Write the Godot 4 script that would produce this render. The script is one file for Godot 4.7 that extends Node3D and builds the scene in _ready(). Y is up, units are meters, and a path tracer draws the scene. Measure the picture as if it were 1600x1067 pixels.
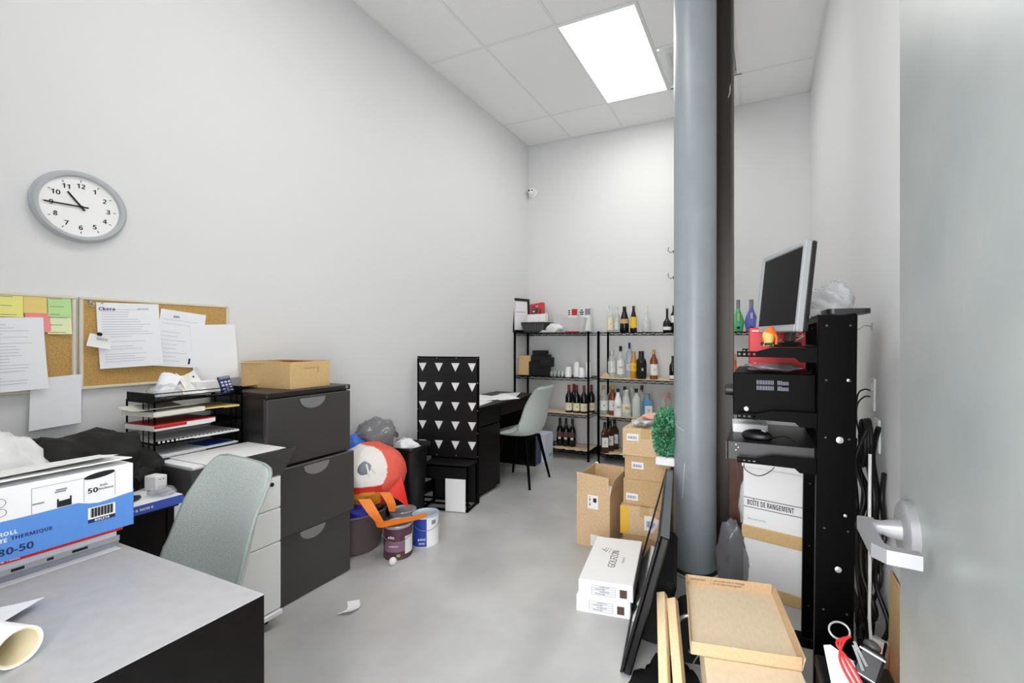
extends Node3D

var M := {}
var used := {}
var X := Transform3D.IDENTITY
const V0 := Vector3.ZERO


func v3(x: float, y: float, z: float) -> Vector3:
	return Vector3(x, y, z)


func turned(pos: Vector3, yaw := 0.0, pitch := 0.0, roll := 0.0) -> Transform3D:
	return Transform3D(Basis.from_euler(Vector3(deg_to_rad(pitch), deg_to_rad(yaw), deg_to_rad(roll))), pos)


# ---------------------------------------------------------------- scene tree helpers
func numbered(n: String) -> String:
	used[n] = used.get(n, 0) + 1
	return n if used[n] == 1 else "%s_%03d" % [n, used[n] - 1]


func tag(o: Node, label: String, cat := "", group := "", kind := "") -> Node:
	if label != "": o.set_meta("label", label)
	if cat != "": o.set_meta("category", cat)
	if group != "": o.set_meta("group", group)
	if kind != "": o.set_meta("kind", kind)
	return o


func thing(n: String, label: String, cat: String, xf := Transform3D.IDENTITY, group := "", kind := "") -> Node3D:
	var o := Node3D.new()
	o.name = numbered(n)
	add_child(o)
	o.transform = xf
	tag(o, label, cat, group, kind)
	return o


func st() -> SurfaceTool:
	var s := SurfaceTool.new()
	s.begin(Mesh.PRIMITIVE_TRIANGLES)
	return s


func part(n: String, s: SurfaceTool, mat: Material, parent: Node, label := "", kind := "") -> MeshInstance3D:
	var o := MeshInstance3D.new()
	o.mesh = s.commit()
	o.material_override = mat
	o.cast_shadow = GeometryInstance3D.SHADOW_CASTING_SETTING_ON
	o.name = numbered(n) if parent == self else n
	parent.add_child(o, true)
	tag(o, label, "", "", kind)
	return o


func solo(n: String, s: SurfaceTool, mat: Material, label: String, cat: String, xf := Transform3D.IDENTITY, group := "", kind := "") -> MeshInstance3D:
	var o := part(n, s, mat, self)
	o.transform = xf
	tag(o, label, cat, group, kind)
	return o


func struct(n: String, s: SurfaceTool, mat: Material, label: String) -> MeshInstance3D:
	return solo(n, s, mat, label, "structure", Transform3D.IDENTITY, "", "structure")


func copy(src: Node3D, label: String, xf: Transform3D, group := "") -> Node3D:
	var o := src.duplicate() as Node3D
	o.name = numbered(String(src.name).rstrip("0123456789").rstrip("_"))
	add_child(o)
	o.transform = xf
	o.set_meta("label", label)
	if group != "": o.set_meta("group", group)
	return o


func text(t: String, cap: float, mat: Material, parent: Node, xf: Transform3D, font := "Droid Sans", bold := false, n := "lettering", squeeze := 1.0) -> MeshInstance3D:
	var f := SystemFont.new()
	f.font_names = PackedStringArray([font])
	if bold: f.font_weight = 700
	var tm := TextMesh.new()
	tm.text = t
	tm.font = f
	tm.font_size = 32
	tm.pixel_size = cap / 23.0
	tm.depth = 0.0006
	tm.curve_step = 3.0
	tm.material = mat
	var o := MeshInstance3D.new()
	o.mesh = tm
	o.name = n
	parent.add_child(o, true)
	o.transform = xf * Transform3D(Basis.from_scale(Vector3(squeeze, 1, 1)), V0)
	return o


# ---------------------------------------------------------------- mesh helpers (all take points in local space, X places them)
func tri(s: SurfaceTool, a: Vector3, b: Vector3, c: Vector3) -> void:
	var n := (X.basis * (b - a).cross(c - a)).normalized()
	for p in [a, c, b]:
		s.set_normal(n)
		s.add_vertex(X * p)


func quad(s: SurfaceTool, a: Vector3, b: Vector3, c: Vector3, d: Vector3) -> void:
	tri(s, a, b, c)
	tri(s, a, c, d)


func quad_out(s: SurfaceTool, a: Vector3, b: Vector3, c: Vector3, d: Vector3, out: Vector3) -> void:
	if (b - a).cross(c - a).dot(out) >= 0.0: quad(s, a, b, c, d)
	else: quad(s, d, c, b, a)


func box(s: SurfaceTool, c: Vector3, size: Vector3, b := 0.0, xf := Transform3D.IDENTITY) -> void:
	var keep := X
	X = X * xf
	var h := size / 2.0
	b = minf(b, minf(h.x, minf(h.y, h.z)) * 0.9)
	for k in 3:
		var i := (k + 1) % 3
		var j := (k + 2) % 3
		for sg in [-1.0, 1.0]:
			var q := []
			for w in [[-1, -1], [1, -1], [1, 1], [-1, 1]]:
				var p := V0
				p[k] = sg * h[k]
				p[i] = w[0] * (h[i] - b)
				p[j] = w[1] * (h[j] - b)
				q.append(c + p)
			var o := V0
			o[k] = sg
			quad_out(s, q[0], q[1], q[2], q[3], o)
			if b > 0.0:
				for sj in [-1.0, 1.0]:   # the edge between face k (sg) and face i (sj), along j
					var e := []
					for w in [[0, -1], [0, 1], [1, 1], [1, -1]]:
						var p := V0
						p[k] = sg * (h[k] - (b if w[0] == 1 else 0.0))
						p[i] = sj * (h[i] - (0.0 if w[0] == 1 else b))
						p[j] = w[1] * (h[j] - b)
						e.append(c + p)
					var eo := V0
					eo[k] = sg
					eo[i] = sj
					quad_out(s, e[0], e[1], e[2], e[3], eo)
	if b > 0.0:
		for sx in [-1.0, 1.0]:
			for sy in [-1.0, 1.0]:
				for sz in [-1.0, 1.0]:
					var g := Vector3(sx, sy, sz)
					var a0 := c + g * Vector3(h.x, h.y - b, h.z - b)
					var a1 := c + g * Vector3(h.x - b, h.y, h.z - b)
					var a2 := c + g * Vector3(h.x - b, h.y - b, h.z)
					if (a1 - a0).cross(a2 - a0).dot(g) > 0: tri(s, a0, a1, a2)
					else: tri(s, a0, a2, a1)
	X = keep


func box2(s: SurfaceTool, lo: Vector3, hi: Vector3, b := 0.0) -> void:
	box(s, (lo + hi) / 2.0, (hi - lo).abs(), b)


func bar(s: SurfaceTool, a: Vector3, c: Vector3, w: float, d: float, b := 0.0) -> void:   # a straight square bar between two points
	var y := (c - a).normalized()
	var x := y.cross(Vector3.BACK) if absf(y.z) < 0.9 else y.cross(Vector3.RIGHT)
	x = x.normalized()
	var z := x.cross(y)
	box(s, V0, Vector3(w, (c - a).length(), d), b, Transform3D(Basis(x, y, z), (a + c) / 2.0))


func lathe(s: SurfaceTool, prof: Array, seg := 20, sx := 1.0, sz := 1.0) -> void:   # prof: Vector2(radius, height), bottom to top on the outside
	var m := prof.size() - 1
	var ns := []
	for k in m:
		var d: Vector2 = prof[k + 1] - prof[k]
		ns.append(Vector2(d.y, -d.x).normalized())
	for k in m:
		var n0: Vector2 = ns[k]
		var n1: Vector2 = ns[k]
		if k > 0 and ns[k - 1].dot(ns[k]) > 0.75: n0 = (ns[k - 1] + ns[k]).normalized()
		if k < m - 1 and ns[k + 1].dot(ns[k]) > 0.75: n1 = (ns[k + 1] + ns[k]).normalized()
		var p0: Vector2 = prof[k]
		var p1: Vector2 = prof[k + 1]
		for u in seg:
			var a := TAU * u / seg
			var b := TAU * (u + 1) / seg
			var da := Vector3(cos(a) * sx, 0, -sin(a) * sz)
			var db := Vector3(cos(b) * sx, 0, -sin(b) * sz)
			var pa := da * p0.x + Vector3(0, p0.y, 0)
			var pb := db * p0.x + Vector3(0, p0.y, 0)
			var pc := db * p1.x + Vector3(0, p1.y, 0)
			var pd := da * p1.x + Vector3(0, p1.y, 0)
			var q := [[pa, da, n0], [pc, db, n1], [pb, db, n0], [pa, da, n0], [pd, da, n1], [pc, db, n1]]
			for e in q:
				var dd: Vector3 = e[1]
				var nn: Vector2 = e[2]
				s.set_normal((X.basis * Vector3(dd.x * nn.x, nn.y, dd.z * nn.x)).normalized())
				s.add_vertex(X * (e[0] as Vector3))


func disc(s: SurfaceTool, r: float, h: float, y0 := 0.0, seg := 20) -> void:
	lathe(s, [Vector2(0, y0), Vector2(r, y0), Vector2(r, y0 + h), Vector2(0, y0 + h)], seg)


func smooth_path(pts: Array, n := 6) -> Array:
	var out := []
	for k in pts.size() - 1:
		var a: Vector3 = pts[maxi(k - 1, 0)]
		var b: Vector3 = pts[k]
		var c: Vector3 = pts[k + 1]
		var d: Vector3 = pts[mini(k + 2, pts.size() - 1)]
		for i in n:
			out.append(b.cubic_interpolate(c, a, d, float(i) / n))
	out.append(pts[-1])
	return out


func tube(s: SurfaceTool, pts: Array, r: float, seg := 6, r2 := -1.0) -> void:
	if r2 < 0.0: r2 = r
	var m := pts.size()
	var rings := []
	var nrm := []
	var n := V0
	for k in m:
		var t: Vector3 = ((pts[mini(k + 1, m - 1)] as Vector3) - (pts[maxi(k - 1, 0)] as Vector3)).normalized()
		if k == 0:
			n = t.cross(Vector3.UP) if absf(t.y) < 0.9 else t.cross(Vector3.RIGHT)
		n = (n - t * n.dot(t)).normalized()
		var b := t.cross(n)
		var ring := []
		var rn := []
		for u in seg:
			var a := TAU * u / seg
			var d := n * cos(a) + b * sin(a)
			rn.append(d)
			ring.append((pts[k] as Vector3) + d * lerpf(r, r2, float(k) / maxi(m - 1, 1)))
		rings.append(ring)
		nrm.append(rn)
	for k in m - 1:
		for u in seg:
			var w := (u + 1) % seg
			for e in [[k, u], [k + 1, w], [k, w], [k, u], [k + 1, u], [k + 1, w]]:
				s.set_normal(X.basis * (nrm[e[0]][e[1]] as Vector3))
				s.add_vertex(X * (rings[e[0]][e[1]] as Vector3))
	for u in range(1, seg - 1):
		tri(s, rings[0][0], rings[0][u + 1], rings[0][u])
		tri(s, rings[m - 1][0], rings[m - 1][u], rings[m - 1][u + 1])


func grid(s: SurfaceTool, P: Array, nu: int, nv: int, wrap := false, cols := []) -> void:   # P[v * nu + u]; u to the right and v up when seen from the front
	var N := PackedVector3Array()
	N.resize(nu * nv)
	var cells := []
	for v in nv - 1:
		for u in (nu if wrap else nu - 1):
			var a := v * nu + u
			var b := v * nu + (u + 1) % nu
			cells.append([a, b, b + nu, a + nu])
	for c in cells:
		var pa: Vector3 = P[c[0]]
		var n := ((P[c[2]] as Vector3) - pa).cross((P[c[3]] as Vector3) - (P[c[1]] as Vector3))
		for k in c: N[k] += n
	for c in cells:
		for k in [0, 2, 1, 0, 3, 2]:
			var i: int = c[k]
			if cols.size() > 0: s.set_color(cols[i])
			s.set_normal((X.basis * N[i]).normalized())
			s.add_vertex(X * (P[i] as Vector3))


func prism(s: SurfaceTool, poly: Array, z0: float, z1: float) -> void:   # poly counter-clockwise in x, y
	var pv := PackedVector2Array(poly)
	if Geometry2D.is_polygon_clockwise(pv): pv.reverse()
	var ix := Geometry2D.triangulate_polygon(pv)
	for k in range(0, ix.size(), 3):
		var a := pv[ix[k]]
		var b := pv[ix[k + 1]]
		var c := pv[ix[k + 2]]
		if (b - a).cross(c - a) < 0.0:
			var t := b
			b = c
			c = t
		tri(s, v3(a.x, a.y, z1), v3(b.x, b.y, z1), v3(c.x, c.y, z1))
		tri(s, v3(a.x, a.y, z0), v3(c.x, c.y, z0), v3(b.x, b.y, z0))
	for k in pv.size():
		var a := pv[k]
		var b := pv[(k + 1) % pv.size()]
		quad(s, v3(a.x, a.y, z0), v3(b.x, b.y, z0), v3(b.x, b.y, z1), v3(a.x, a.y, z1))


func rounded(w: float, h: float, r: float, n := 4) -> Array:
	var out := []
	for c in [[w / 2 - r, h / 2 - r, 0.0], [-w / 2 + r, h / 2 - r, 90.0], [-w / 2 + r, -h / 2 + r, 180.0], [w / 2 - r, -h / 2 + r, 270.0]]:
		for i in n + 1:
			var a := deg_to_rad(c[2] + 90.0 * i / n)
			out.append(Vector2(c[0] + r * cos(a), c[1] + r * sin(a)))
	return out


func arc_sheet(s: SurfaceTool, r: float, y0: float, y1: float, a0: float, a1: float, seg := 10) -> void:   # a label wrapped round a cylinder; angle 0 faces +z
	var P := []
	for v in 2:
		for u in seg + 1:
			var a := deg_to_rad(lerpf(a0, a1, float(u) / seg))
			P.append(v3(r * sin(a), y0 if v == 0 else y1, r * cos(a)))
	grid(s, P, seg + 1, 2)


func sheet(s: SurfaceTool, w: float, h: float, f: Callable, n := 8, thick := 0.0006, bottom_centre := false) -> void:   # a sheet in x, y facing +z, bent by f(u, v) in 0..1 -> offset
	var A := []
	var B := []
	for v in n + 1:
		for u in n + 1:
			var a := float(u) / n
			var b := float(v) / n
			var p: Vector3 = v3((a - 0.5) * w, (b if bottom_centre else b - 0.5) * h, 0) + f.call(a, b)
			A.append(p + v3(0, 0, thick))
	for v in n + 1:
		for u in n + 1:
			B.append((A[v * (n + 1) + (n - u)] as Vector3) - v3(0, 0, thick))
	grid(s, A, n + 1, n + 1)
	grid(s, B, n + 1, n + 1)
	var rim := []
	for u in n: rim.append(u)
	for v in n: rim.append(v * (n + 1) + n)
	for u in n: rim.append(n * (n + 1) + n - u)
	for v in n: rim.append((n - v) * (n + 1))
	for k in rim.size():
		var a: Vector3 = A[rim[k]]
		var b: Vector3 = A[rim[(k + 1) % rim.size()]]
		quad(s, a - v3(0, 0, thick), b - v3(0, 0, thick), b, a)


func flat(_a: float, _b: float) -> Vector3:
	return V0


func blob(s: SurfaceTool, c: Vector3, r: Vector3, seed: int, amp: float, freq: float, floor_y: float, colour = null, nu := 48, nv := 32, ridged := true, power := 1.0) -> void:
	var nz := FastNoiseLite.new()
	nz.seed = seed
	nz.frequency = freq
	nz.noise_type = FastNoiseLite.TYPE_SIMPLEX_SMOOTH
	nz.fractal_type = FastNoiseLite.FRACTAL_RIDGED if ridged else FastNoiseLite.FRACTAL_FBM
	nz.fractal_octaves = 3
	var P := []
	var C := []
	for v in nv:
		var th := PI * v / (nv - 1)
		for u in nu:
			var ph := TAU * u / nu
			var d := v3(sin(th) * cos(ph), -cos(th), -sin(th) * sin(ph))
			var q := d
			if power != 1.0:
				q = v3(signf(d.x) * pow(absf(d.x), power), signf(d.y) * pow(absf(d.y), power), signf(d.z) * pow(absf(d.z), power))
			var p := c + q * r * (1.0 + amp * nz.get_noise_3dv(d))
			p.y = maxf(p.y, floor_y + 0.0015)
			P.append(p)
			if colour != null: C.append(colour.call(d))
	grid(s, P, nu, nv, true, C)


# ---------------------------------------------------------------- materials
func lin(r: float, g: float, b: float) -> Color:
	return Color(r, g, b).srgb_to_linear()


func mat(r: float, g: float, b: float, rough := 0.6, metal := 0.0, extra := {}) -> StandardMaterial3D:
	var m := StandardMaterial3D.new()
	m.albedo_color = Color(r, g, b)
	m.roughness = rough
	m.metallic = metal
	for k in extra: m.set(k, extra[k])
	return m


func noise_image(seed: int, freq: float, oct := 4, type := FastNoiseLite.TYPE_SIMPLEX_SMOOTH, size := 256, sx := 1.0) -> Image:
	var nz := FastNoiseLite.new()
	nz.seed = seed
	nz.frequency = freq
	nz.noise_type = type
	nz.fractal_octaves = oct
	var im := nz.get_seamless_image(int(size * sx), size)
	im.convert(Image.FORMAT_L8)
	if sx != 1.0: im.resize(size, size, Image.INTERPOLATE_CUBIC)
	return im


func tinted(src: Image, dark: Color, light: Color, gamma := 1.0) -> ImageTexture:
	var im := Image.create(src.get_width(), src.get_height(), false, Image.FORMAT_RGB8)
	for y in src.get_height():
		for x in src.get_width():
			im.set_pixel(x, y, dark.lerp(light, pow(src.get_pixel(x, y).r, gamma)))
	im.generate_mipmaps()
	return ImageTexture.create_from_image(im)


func bumps(src: Image, scale: float) -> ImageTexture:
	var im: Image = src.duplicate()
	im.convert(Image.FORMAT_RGBA8)
	im.bump_map_to_normal_map(scale)
	im.generate_mipmaps()
	return ImageTexture.create_from_image(im)


func grained(m: StandardMaterial3D, tex: Texture2D, scale: Vector3, nrm: Texture2D = null, nscale := 0.3, world := true) -> StandardMaterial3D:
	if tex:
		m.albedo_texture = tex
		m.albedo_color = Color.WHITE
	m.uv1_triplanar = true
	m.uv1_world_triplanar = world
	m.uv1_scale = scale
	if nrm:
		m.normal_enabled = true
		m.normal_texture = nrm
		m.normal_scale = nscale
	return m


func glass(r: float, g: float, b: float, alpha: float, rough := 0.05) -> StandardMaterial3D:
	var m := mat(r, g, b, rough)
	m.albedo_color = Color(r, g, b, alpha)
	m.transparency = BaseMaterial3D.TRANSPARENCY_ALPHA
	m.cull_mode = BaseMaterial3D.CULL_DISABLED
	return m


func make_materials() -> void:
	var cloud := noise_image(3, 0.008, 5)
	var fine := noise_image(5, 0.09, 3)
	var streak := noise_image(7, 0.02, 4, FastNoiseLite.TYPE_SIMPLEX_SMOOTH, 256, 4.0)
	var fibre := noise_image(9, 0.05, 3, FastNoiseLite.TYPE_SIMPLEX_SMOOTH, 256, 2.0)
	M.wall = grained(mat(0.89, 0.893, 0.893, 0.85), null, Vector3.ONE * 3.0, bumps(fine, 1.0), 0.08)
	M.tile = grained(mat(0.9, 0.9, 0.9, 0.95), tinted(fine, Color(0.955, 0.955, 0.955), Color(0.985, 0.985, 0.985)), Vector3.ONE * 4.0, bumps(fine, 3.0), 0.25)
	M.grid_bar = mat(0.93, 0.935, 0.935, 0.5)
	M.gap = mat(0.12, 0.12, 0.12, 0.9)
	M.concrete = grained(mat(1, 1, 1, 0.34), tinted(cloud, Color(0.68, 0.68, 0.675), Color(0.82, 0.82, 0.815)), Vector3.ONE * 0.55, bumps(fine, 1.0), 0.05)
	M.concrete.metallic_specular = 0.5
	M.rubber = mat(0.05, 0.05, 0.055, 0.55)
	M.dark_steel = mat(0.26, 0.23, 0.21, 0.45, 0.2)
	M.pipe = grained(mat(1, 1, 1, 0.38), tinted(cloud, Color(0.56, 0.59, 0.61), Color(0.61, 0.64, 0.66)), Vector3.ONE * 1.3)
	M.door = grained(mat(1, 1, 1, 0.36), tinted(cloud, Color(0.49, 0.51, 0.505), Color(0.55, 0.565, 0.56)), Vector3.ONE * 1.5, bumps(fine, 1.0), 0.06)
	M.chrome = mat(0.55, 0.55, 0.56, 0.36, 0.35)
	M.silver = mat(0.72, 0.73, 0.74, 0.3, 0.5)
	M.clock_rim = mat(0.74, 0.755, 0.77, 0.35, 0.25)
	M.white = mat(0.97, 0.97, 0.97, 0.5)
	M.white_matte = mat(0.95, 0.95, 0.945, 0.8)
	M.paper = mat(0.955, 0.96, 0.975, 0.85)
	M.paper_warm = mat(0.93, 0.92, 0.88, 0.85)
	M.print_grey = mat(0.55, 0.56, 0.6, 0.8)
	M.print_pale = mat(0.8, 0.81, 0.85, 0.85)
	M.print_black = mat(0.07, 0.07, 0.08, 0.7)
	M.print_blue = mat(0.14, 0.2, 0.5, 0.7)
	M.print_red = mat(0.75, 0.12, 0.12, 0.6)
	M.black = mat(0.035, 0.033, 0.035, 0.4)
	M.black_metal = mat(0.01, 0.01, 0.011, 0.42, 0.0, {"metallic_specular": 0.16})
	M.black_matte = mat(0.03, 0.03, 0.03, 0.8)
	M.black_plastic = mat(0.06, 0.055, 0.06, 0.4)
	M.black_brown = grained(mat(1, 1, 1, 0.36, 0.0, {"metallic_specular": 0.3}), tinted(streak, Color(0.035, 0.026, 0.026), Color(0.07, 0.054, 0.054)), Vector3(1, 6, 1.2))
	M.desk_top = grained(mat(1, 1, 1, 0.3), tinted(streak, Color(0.68, 0.68, 0.69), Color(0.72, 0.72, 0.73)), Vector3(0.8, 4, 4))
	M.cabinet = mat(0.26, 0.25, 0.25, 0.4)
	M.cabinet_side = mat(0.13, 0.12, 0.12, 0.4)
	M.grip = mat(0.6, 0.6, 0.61, 0.35, 0.5)
	M.pedestal = mat(0.97, 0.97, 0.965, 0.45)
	M.felt = grained(mat(1, 1, 1, 0.95), tinted(noise_image(21, 0.12, 3), Color(0.64, 0.675, 0.66), Color(0.88, 0.91, 0.895)), Vector3.ONE * 5.0, bumps(fine, 3.0), 0.3, false)
	M.felt.rim_enabled = true
	M.felt.rim = 0.3
	M.piping = mat(0.62, 0.66, 0.64, 0.9)
	M.card = grained(mat(1, 1, 1, 0.8), tinted(fibre, Color(0.8, 0.68, 0.53), Color(0.87, 0.75, 0.6)), Vector3(2, 5, 2), null, 0.2, false)
	M.card_dark = grained(mat(1, 1, 1, 0.8), tinted(fibre, Color(0.75, 0.62, 0.45), Color(0.82, 0.69, 0.53)), Vector3(2, 5, 2), null, 0.2, false)
	M.card_tan = grained(mat(1, 1, 1, 0.75), tinted(fibre, Color(0.82, 0.69, 0.48), Color(0.87, 0.74, 0.53)), Vector3(3, 3, 3), null, 0.2, false)
	M.card_pale = grained(mat(1, 1, 1, 0.8), tinted(fibre, Color(0.89, 0.81, 0.68), Color(0.93, 0.85, 0.73)), Vector3(2, 3, 2), null, 0.2, false)
	M.tape_yellow = mat(0.9, 0.72, 0.25, 0.35)
	M.tape_clear = mat(0.79, 0.66, 0.47, 0.25)
	M.wood = grained(mat(1, 1, 1, 0.6), tinted(streak, Color(0.86, 0.74, 0.56), Color(0.96, 0.88, 0.74)), Vector3(8, 1.2, 8), null, 0.2, false)
	M.cork = grained(mat(1, 1, 1, 0.95), tinted(noise_image(31, 0.15, 3), Color(0.7, 0.54, 0.3), Color(0.83, 0.68, 0.42)), Vector3.ONE * 3.0, bumps(fine, 4.0), 0.3)
	M.cork_frame = mat(0.88, 0.85, 0.78, 0.5)
	M.note_yellow = mat(0.95, 0.93, 0.55, 0.8)
	M.note_orange = mat(0.94, 0.83, 0.5, 0.8)
	M.note_pink = mat(0.98, 0.6, 0.6, 0.8)
	M.note_green = mat(0.75, 0.9, 0.62, 0.8)
	M.note_pale = mat(0.92, 0.95, 0.76, 0.8)
	M.blue_box = mat(0.36, 0.58, 0.88, 0.45)
	M.navy = mat(0.1, 0.16, 0.38, 0.5)
	M.red = mat(0.82, 0.16, 0.18, 0.45)
	M.orange = mat(0.98, 0.55, 0.2, 0.5)
	M.cream = mat(0.93, 0.89, 0.76, 0.6)
	M.purple_can = mat(0.36, 0.2, 0.27, 0.4)
	M.mauve = mat(0.55, 0.4, 0.5, 0.5)
	M.can_blue = mat(0.16, 0.28, 0.66, 0.45)
	M.green_leaf = mat(0.13, 0.62, 0.36, 0.6, 0.0, {"vertex_color_use_as_albedo": true})
	M.tinted_cloth = mat(1, 1, 1, 0.55, 0.0, {"vertex_color_use_as_albedo": true})
	M.jacket = grained(mat(0.05, 0.045, 0.045, 0.75), null, Vector3.ONE * 4.0, bumps(fine, 3.0), 0.25)
	M.bag_white = mat(0.93, 0.93, 0.93, 0.3, 0.0, {"backlight_enabled": true, "backlight": Color(0.4, 0.4, 0.4)})
	M.film = glass(0.88, 0.9, 0.92, 0.32, 0.12)
	M.film_dark = glass(0.5, 0.5, 0.52, 0.62, 0.12)
	M.clear = glass(0.86, 0.9, 0.88, 0.3)
	M.clear_white = glass(0.93, 0.95, 0.93, 0.62)
	M.clear_plastic = glass(0.9, 0.91, 0.92, 0.5, 0.2)
	M.amber = glass(0.55, 0.28, 0.12, 0.9)
	M.gold_glass = glass(0.84, 0.58, 0.2, 0.85)
	M.blue_glass = glass(0.42, 0.66, 0.86, 0.78)
	M.brown_glass = mat(0.14, 0.07, 0.05, 0.08)
	M.dark_glass = mat(0.06, 0.055, 0.05, 0.08)
	M.green_glass = mat(0.4, 0.82, 0.55, 0.15)
	M.violet_glass = mat(0.42, 0.45, 0.8, 0.15)
	M.orange_glass = glass(0.93, 0.45, 0.15, 0.85)
	M.label_cream = mat(0.92, 0.88, 0.76, 0.7)
	M.label_yellow = mat(0.95, 0.78, 0.25, 0.6)
	M.label_white = mat(0.93, 0.93, 0.92, 0.7)
	M.label_brown = mat(0.36, 0.25, 0.22, 0.7)
	M.label_tan = mat(0.8, 0.65, 0.45, 0.6)
	M.cap_gold = mat(0.8, 0.62, 0.3, 0.35, 0.4)
	M.cap_red = mat(0.5, 0.13, 0.12, 0.45)
	M.cap_pink = mat(0.85, 0.62, 0.58, 0.4)
	M.cap_silver = mat(0.75, 0.76, 0.77, 0.3, 0.5)
	M.screen = mat(0.03, 0.028, 0.025, 0.3, 0.0, {"metallic_specular": 0.2})
	M.tv_glass = mat(0.1, 0.1, 0.11, 0.06)
	M.tv_side = mat(0.42, 0.44, 0.45, 0.35, 0.2)
	M.suitcase = grained(mat(0.27, 0.3, 0.38, 0.7), null, Vector3.ONE * 6.0, bumps(fine, 2.0), 0.3)
	M.pale_blue_box = mat(0.86, 0.88, 0.94, 0.6)
	M.cable = mat(0.03, 0.03, 0.03, 0.45)
	M.led = mat(0.9, 0.1, 0.05, 0.3, 0.0, {"emission_enabled": true, "emission": Color(1, 0.12, 0.05), "emission_energy_multiplier": 0.5})
	M.panel_glow = mat(1, 1, 1, 0.5, 0.0, {"emission_enabled": true, "emission": Color(1, 1, 1), "emission_energy_multiplier": 3.0})


# ---------------------------------------------------------------- the place
const XL := -2.62
const XR := 0.41
const ZB := -4.87
const HC := 3.66


func _ready() -> void:
	var cam := Camera3D.new()
	cam.name = "camera"
	add_child(cam)
	cam.position = v3(0, 1.315, 0)
	cam.rotation_degrees = v3(0, 23.86, 0)
	cam.near = 0.05
	cam.far = 50.0
	var f := 705.4   # focal length in pixels of a 1600 x 1067 frame, principal point at (880, 529)
	cam.projection = Camera3D.PROJECTION_FRUSTUM
	cam.size = 1067.0 / f * cam.near
	cam.frustum_offset = Vector2(-80.0 / f * cam.near, -4.5 / f * cam.near)
	cam.current = true
	var we := WorldEnvironment.new()
	we.name = "world_environment"
	var env := Environment.new()
	env.background_mode = Environment.BG_COLOR
	env.background_color = Color(0.98, 0.985, 0.995)
	env.background_energy_multiplier = 9.0
	env.tonemap_mode = Environment.TONE_MAPPER_LINEAR
	env.tonemap_exposure = 1.04
	env.sdfgi_enabled = true
	env.ssao_enabled = true
	env.ssil_enabled = true
	we.environment = env
	add_child(we)
	make_materials()
	ceiling_light(v3(-1.115, HC, -3.68), "bright white flat ceiling light panel beside the pipe column")
	ceiling_light(v3(-1.115, HC, -1.24), "white flat ceiling light panel nearer the doorway, above the desks")
	build_room()
	build_column()
	build_wall_things()
	build_near_desk()
	build_left_desk()
	build_cabinet()
	build_middle()
	build_far_desk()
	build_wire_shelves()
	build_bottles()
	build_cartons()
	build_rack()
	build_rack_floor()


func ceiling_light(at: Vector3, label: String) -> void:
	var t := thing("ceiling_light", label, "ceiling light", Transform3D(Basis(), at), "flat ceiling light panels")
	var s := st()
	for sx in [-1, 1]: box(s, v3(sx * 0.297, 0.004, 0), v3(0.014, 0.03, 1.21), 0.002)
	for sz in [-1, 1]: box(s, v3(0, 0.004, sz * 0.597), v3(0.58, 0.03, 0.014), 0.002)
	part("frame", s, M.grid_bar, t)
	s = st()
	box(s, v3(0, 0.004, 0), v3(0.58, 0.012, 1.18), 0.0)
	part("diffuser", s, M.panel_glow, t)
	var a := AreaLight3D.new()
	a.name = "panel_light"
	a.area_size = Vector2(0.57, 1.17)
	a.light_color = Color(1.0, 0.99, 0.97)
	a.light_energy = 1.6
	a.area_range = 12.0
	a.shadow_enabled = true
	t.add_child(a)
	a.position = v3(0, -0.016, 0)
	a.rotation_degrees = v3(-90, 0, 0)


func wall_box(n: String, lo: Vector3, hi: Vector3, m: Material, label: String) -> Node3D:
	var s := st()
	box2(s, lo, hi)
	return struct(n, s, m, label)


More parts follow.
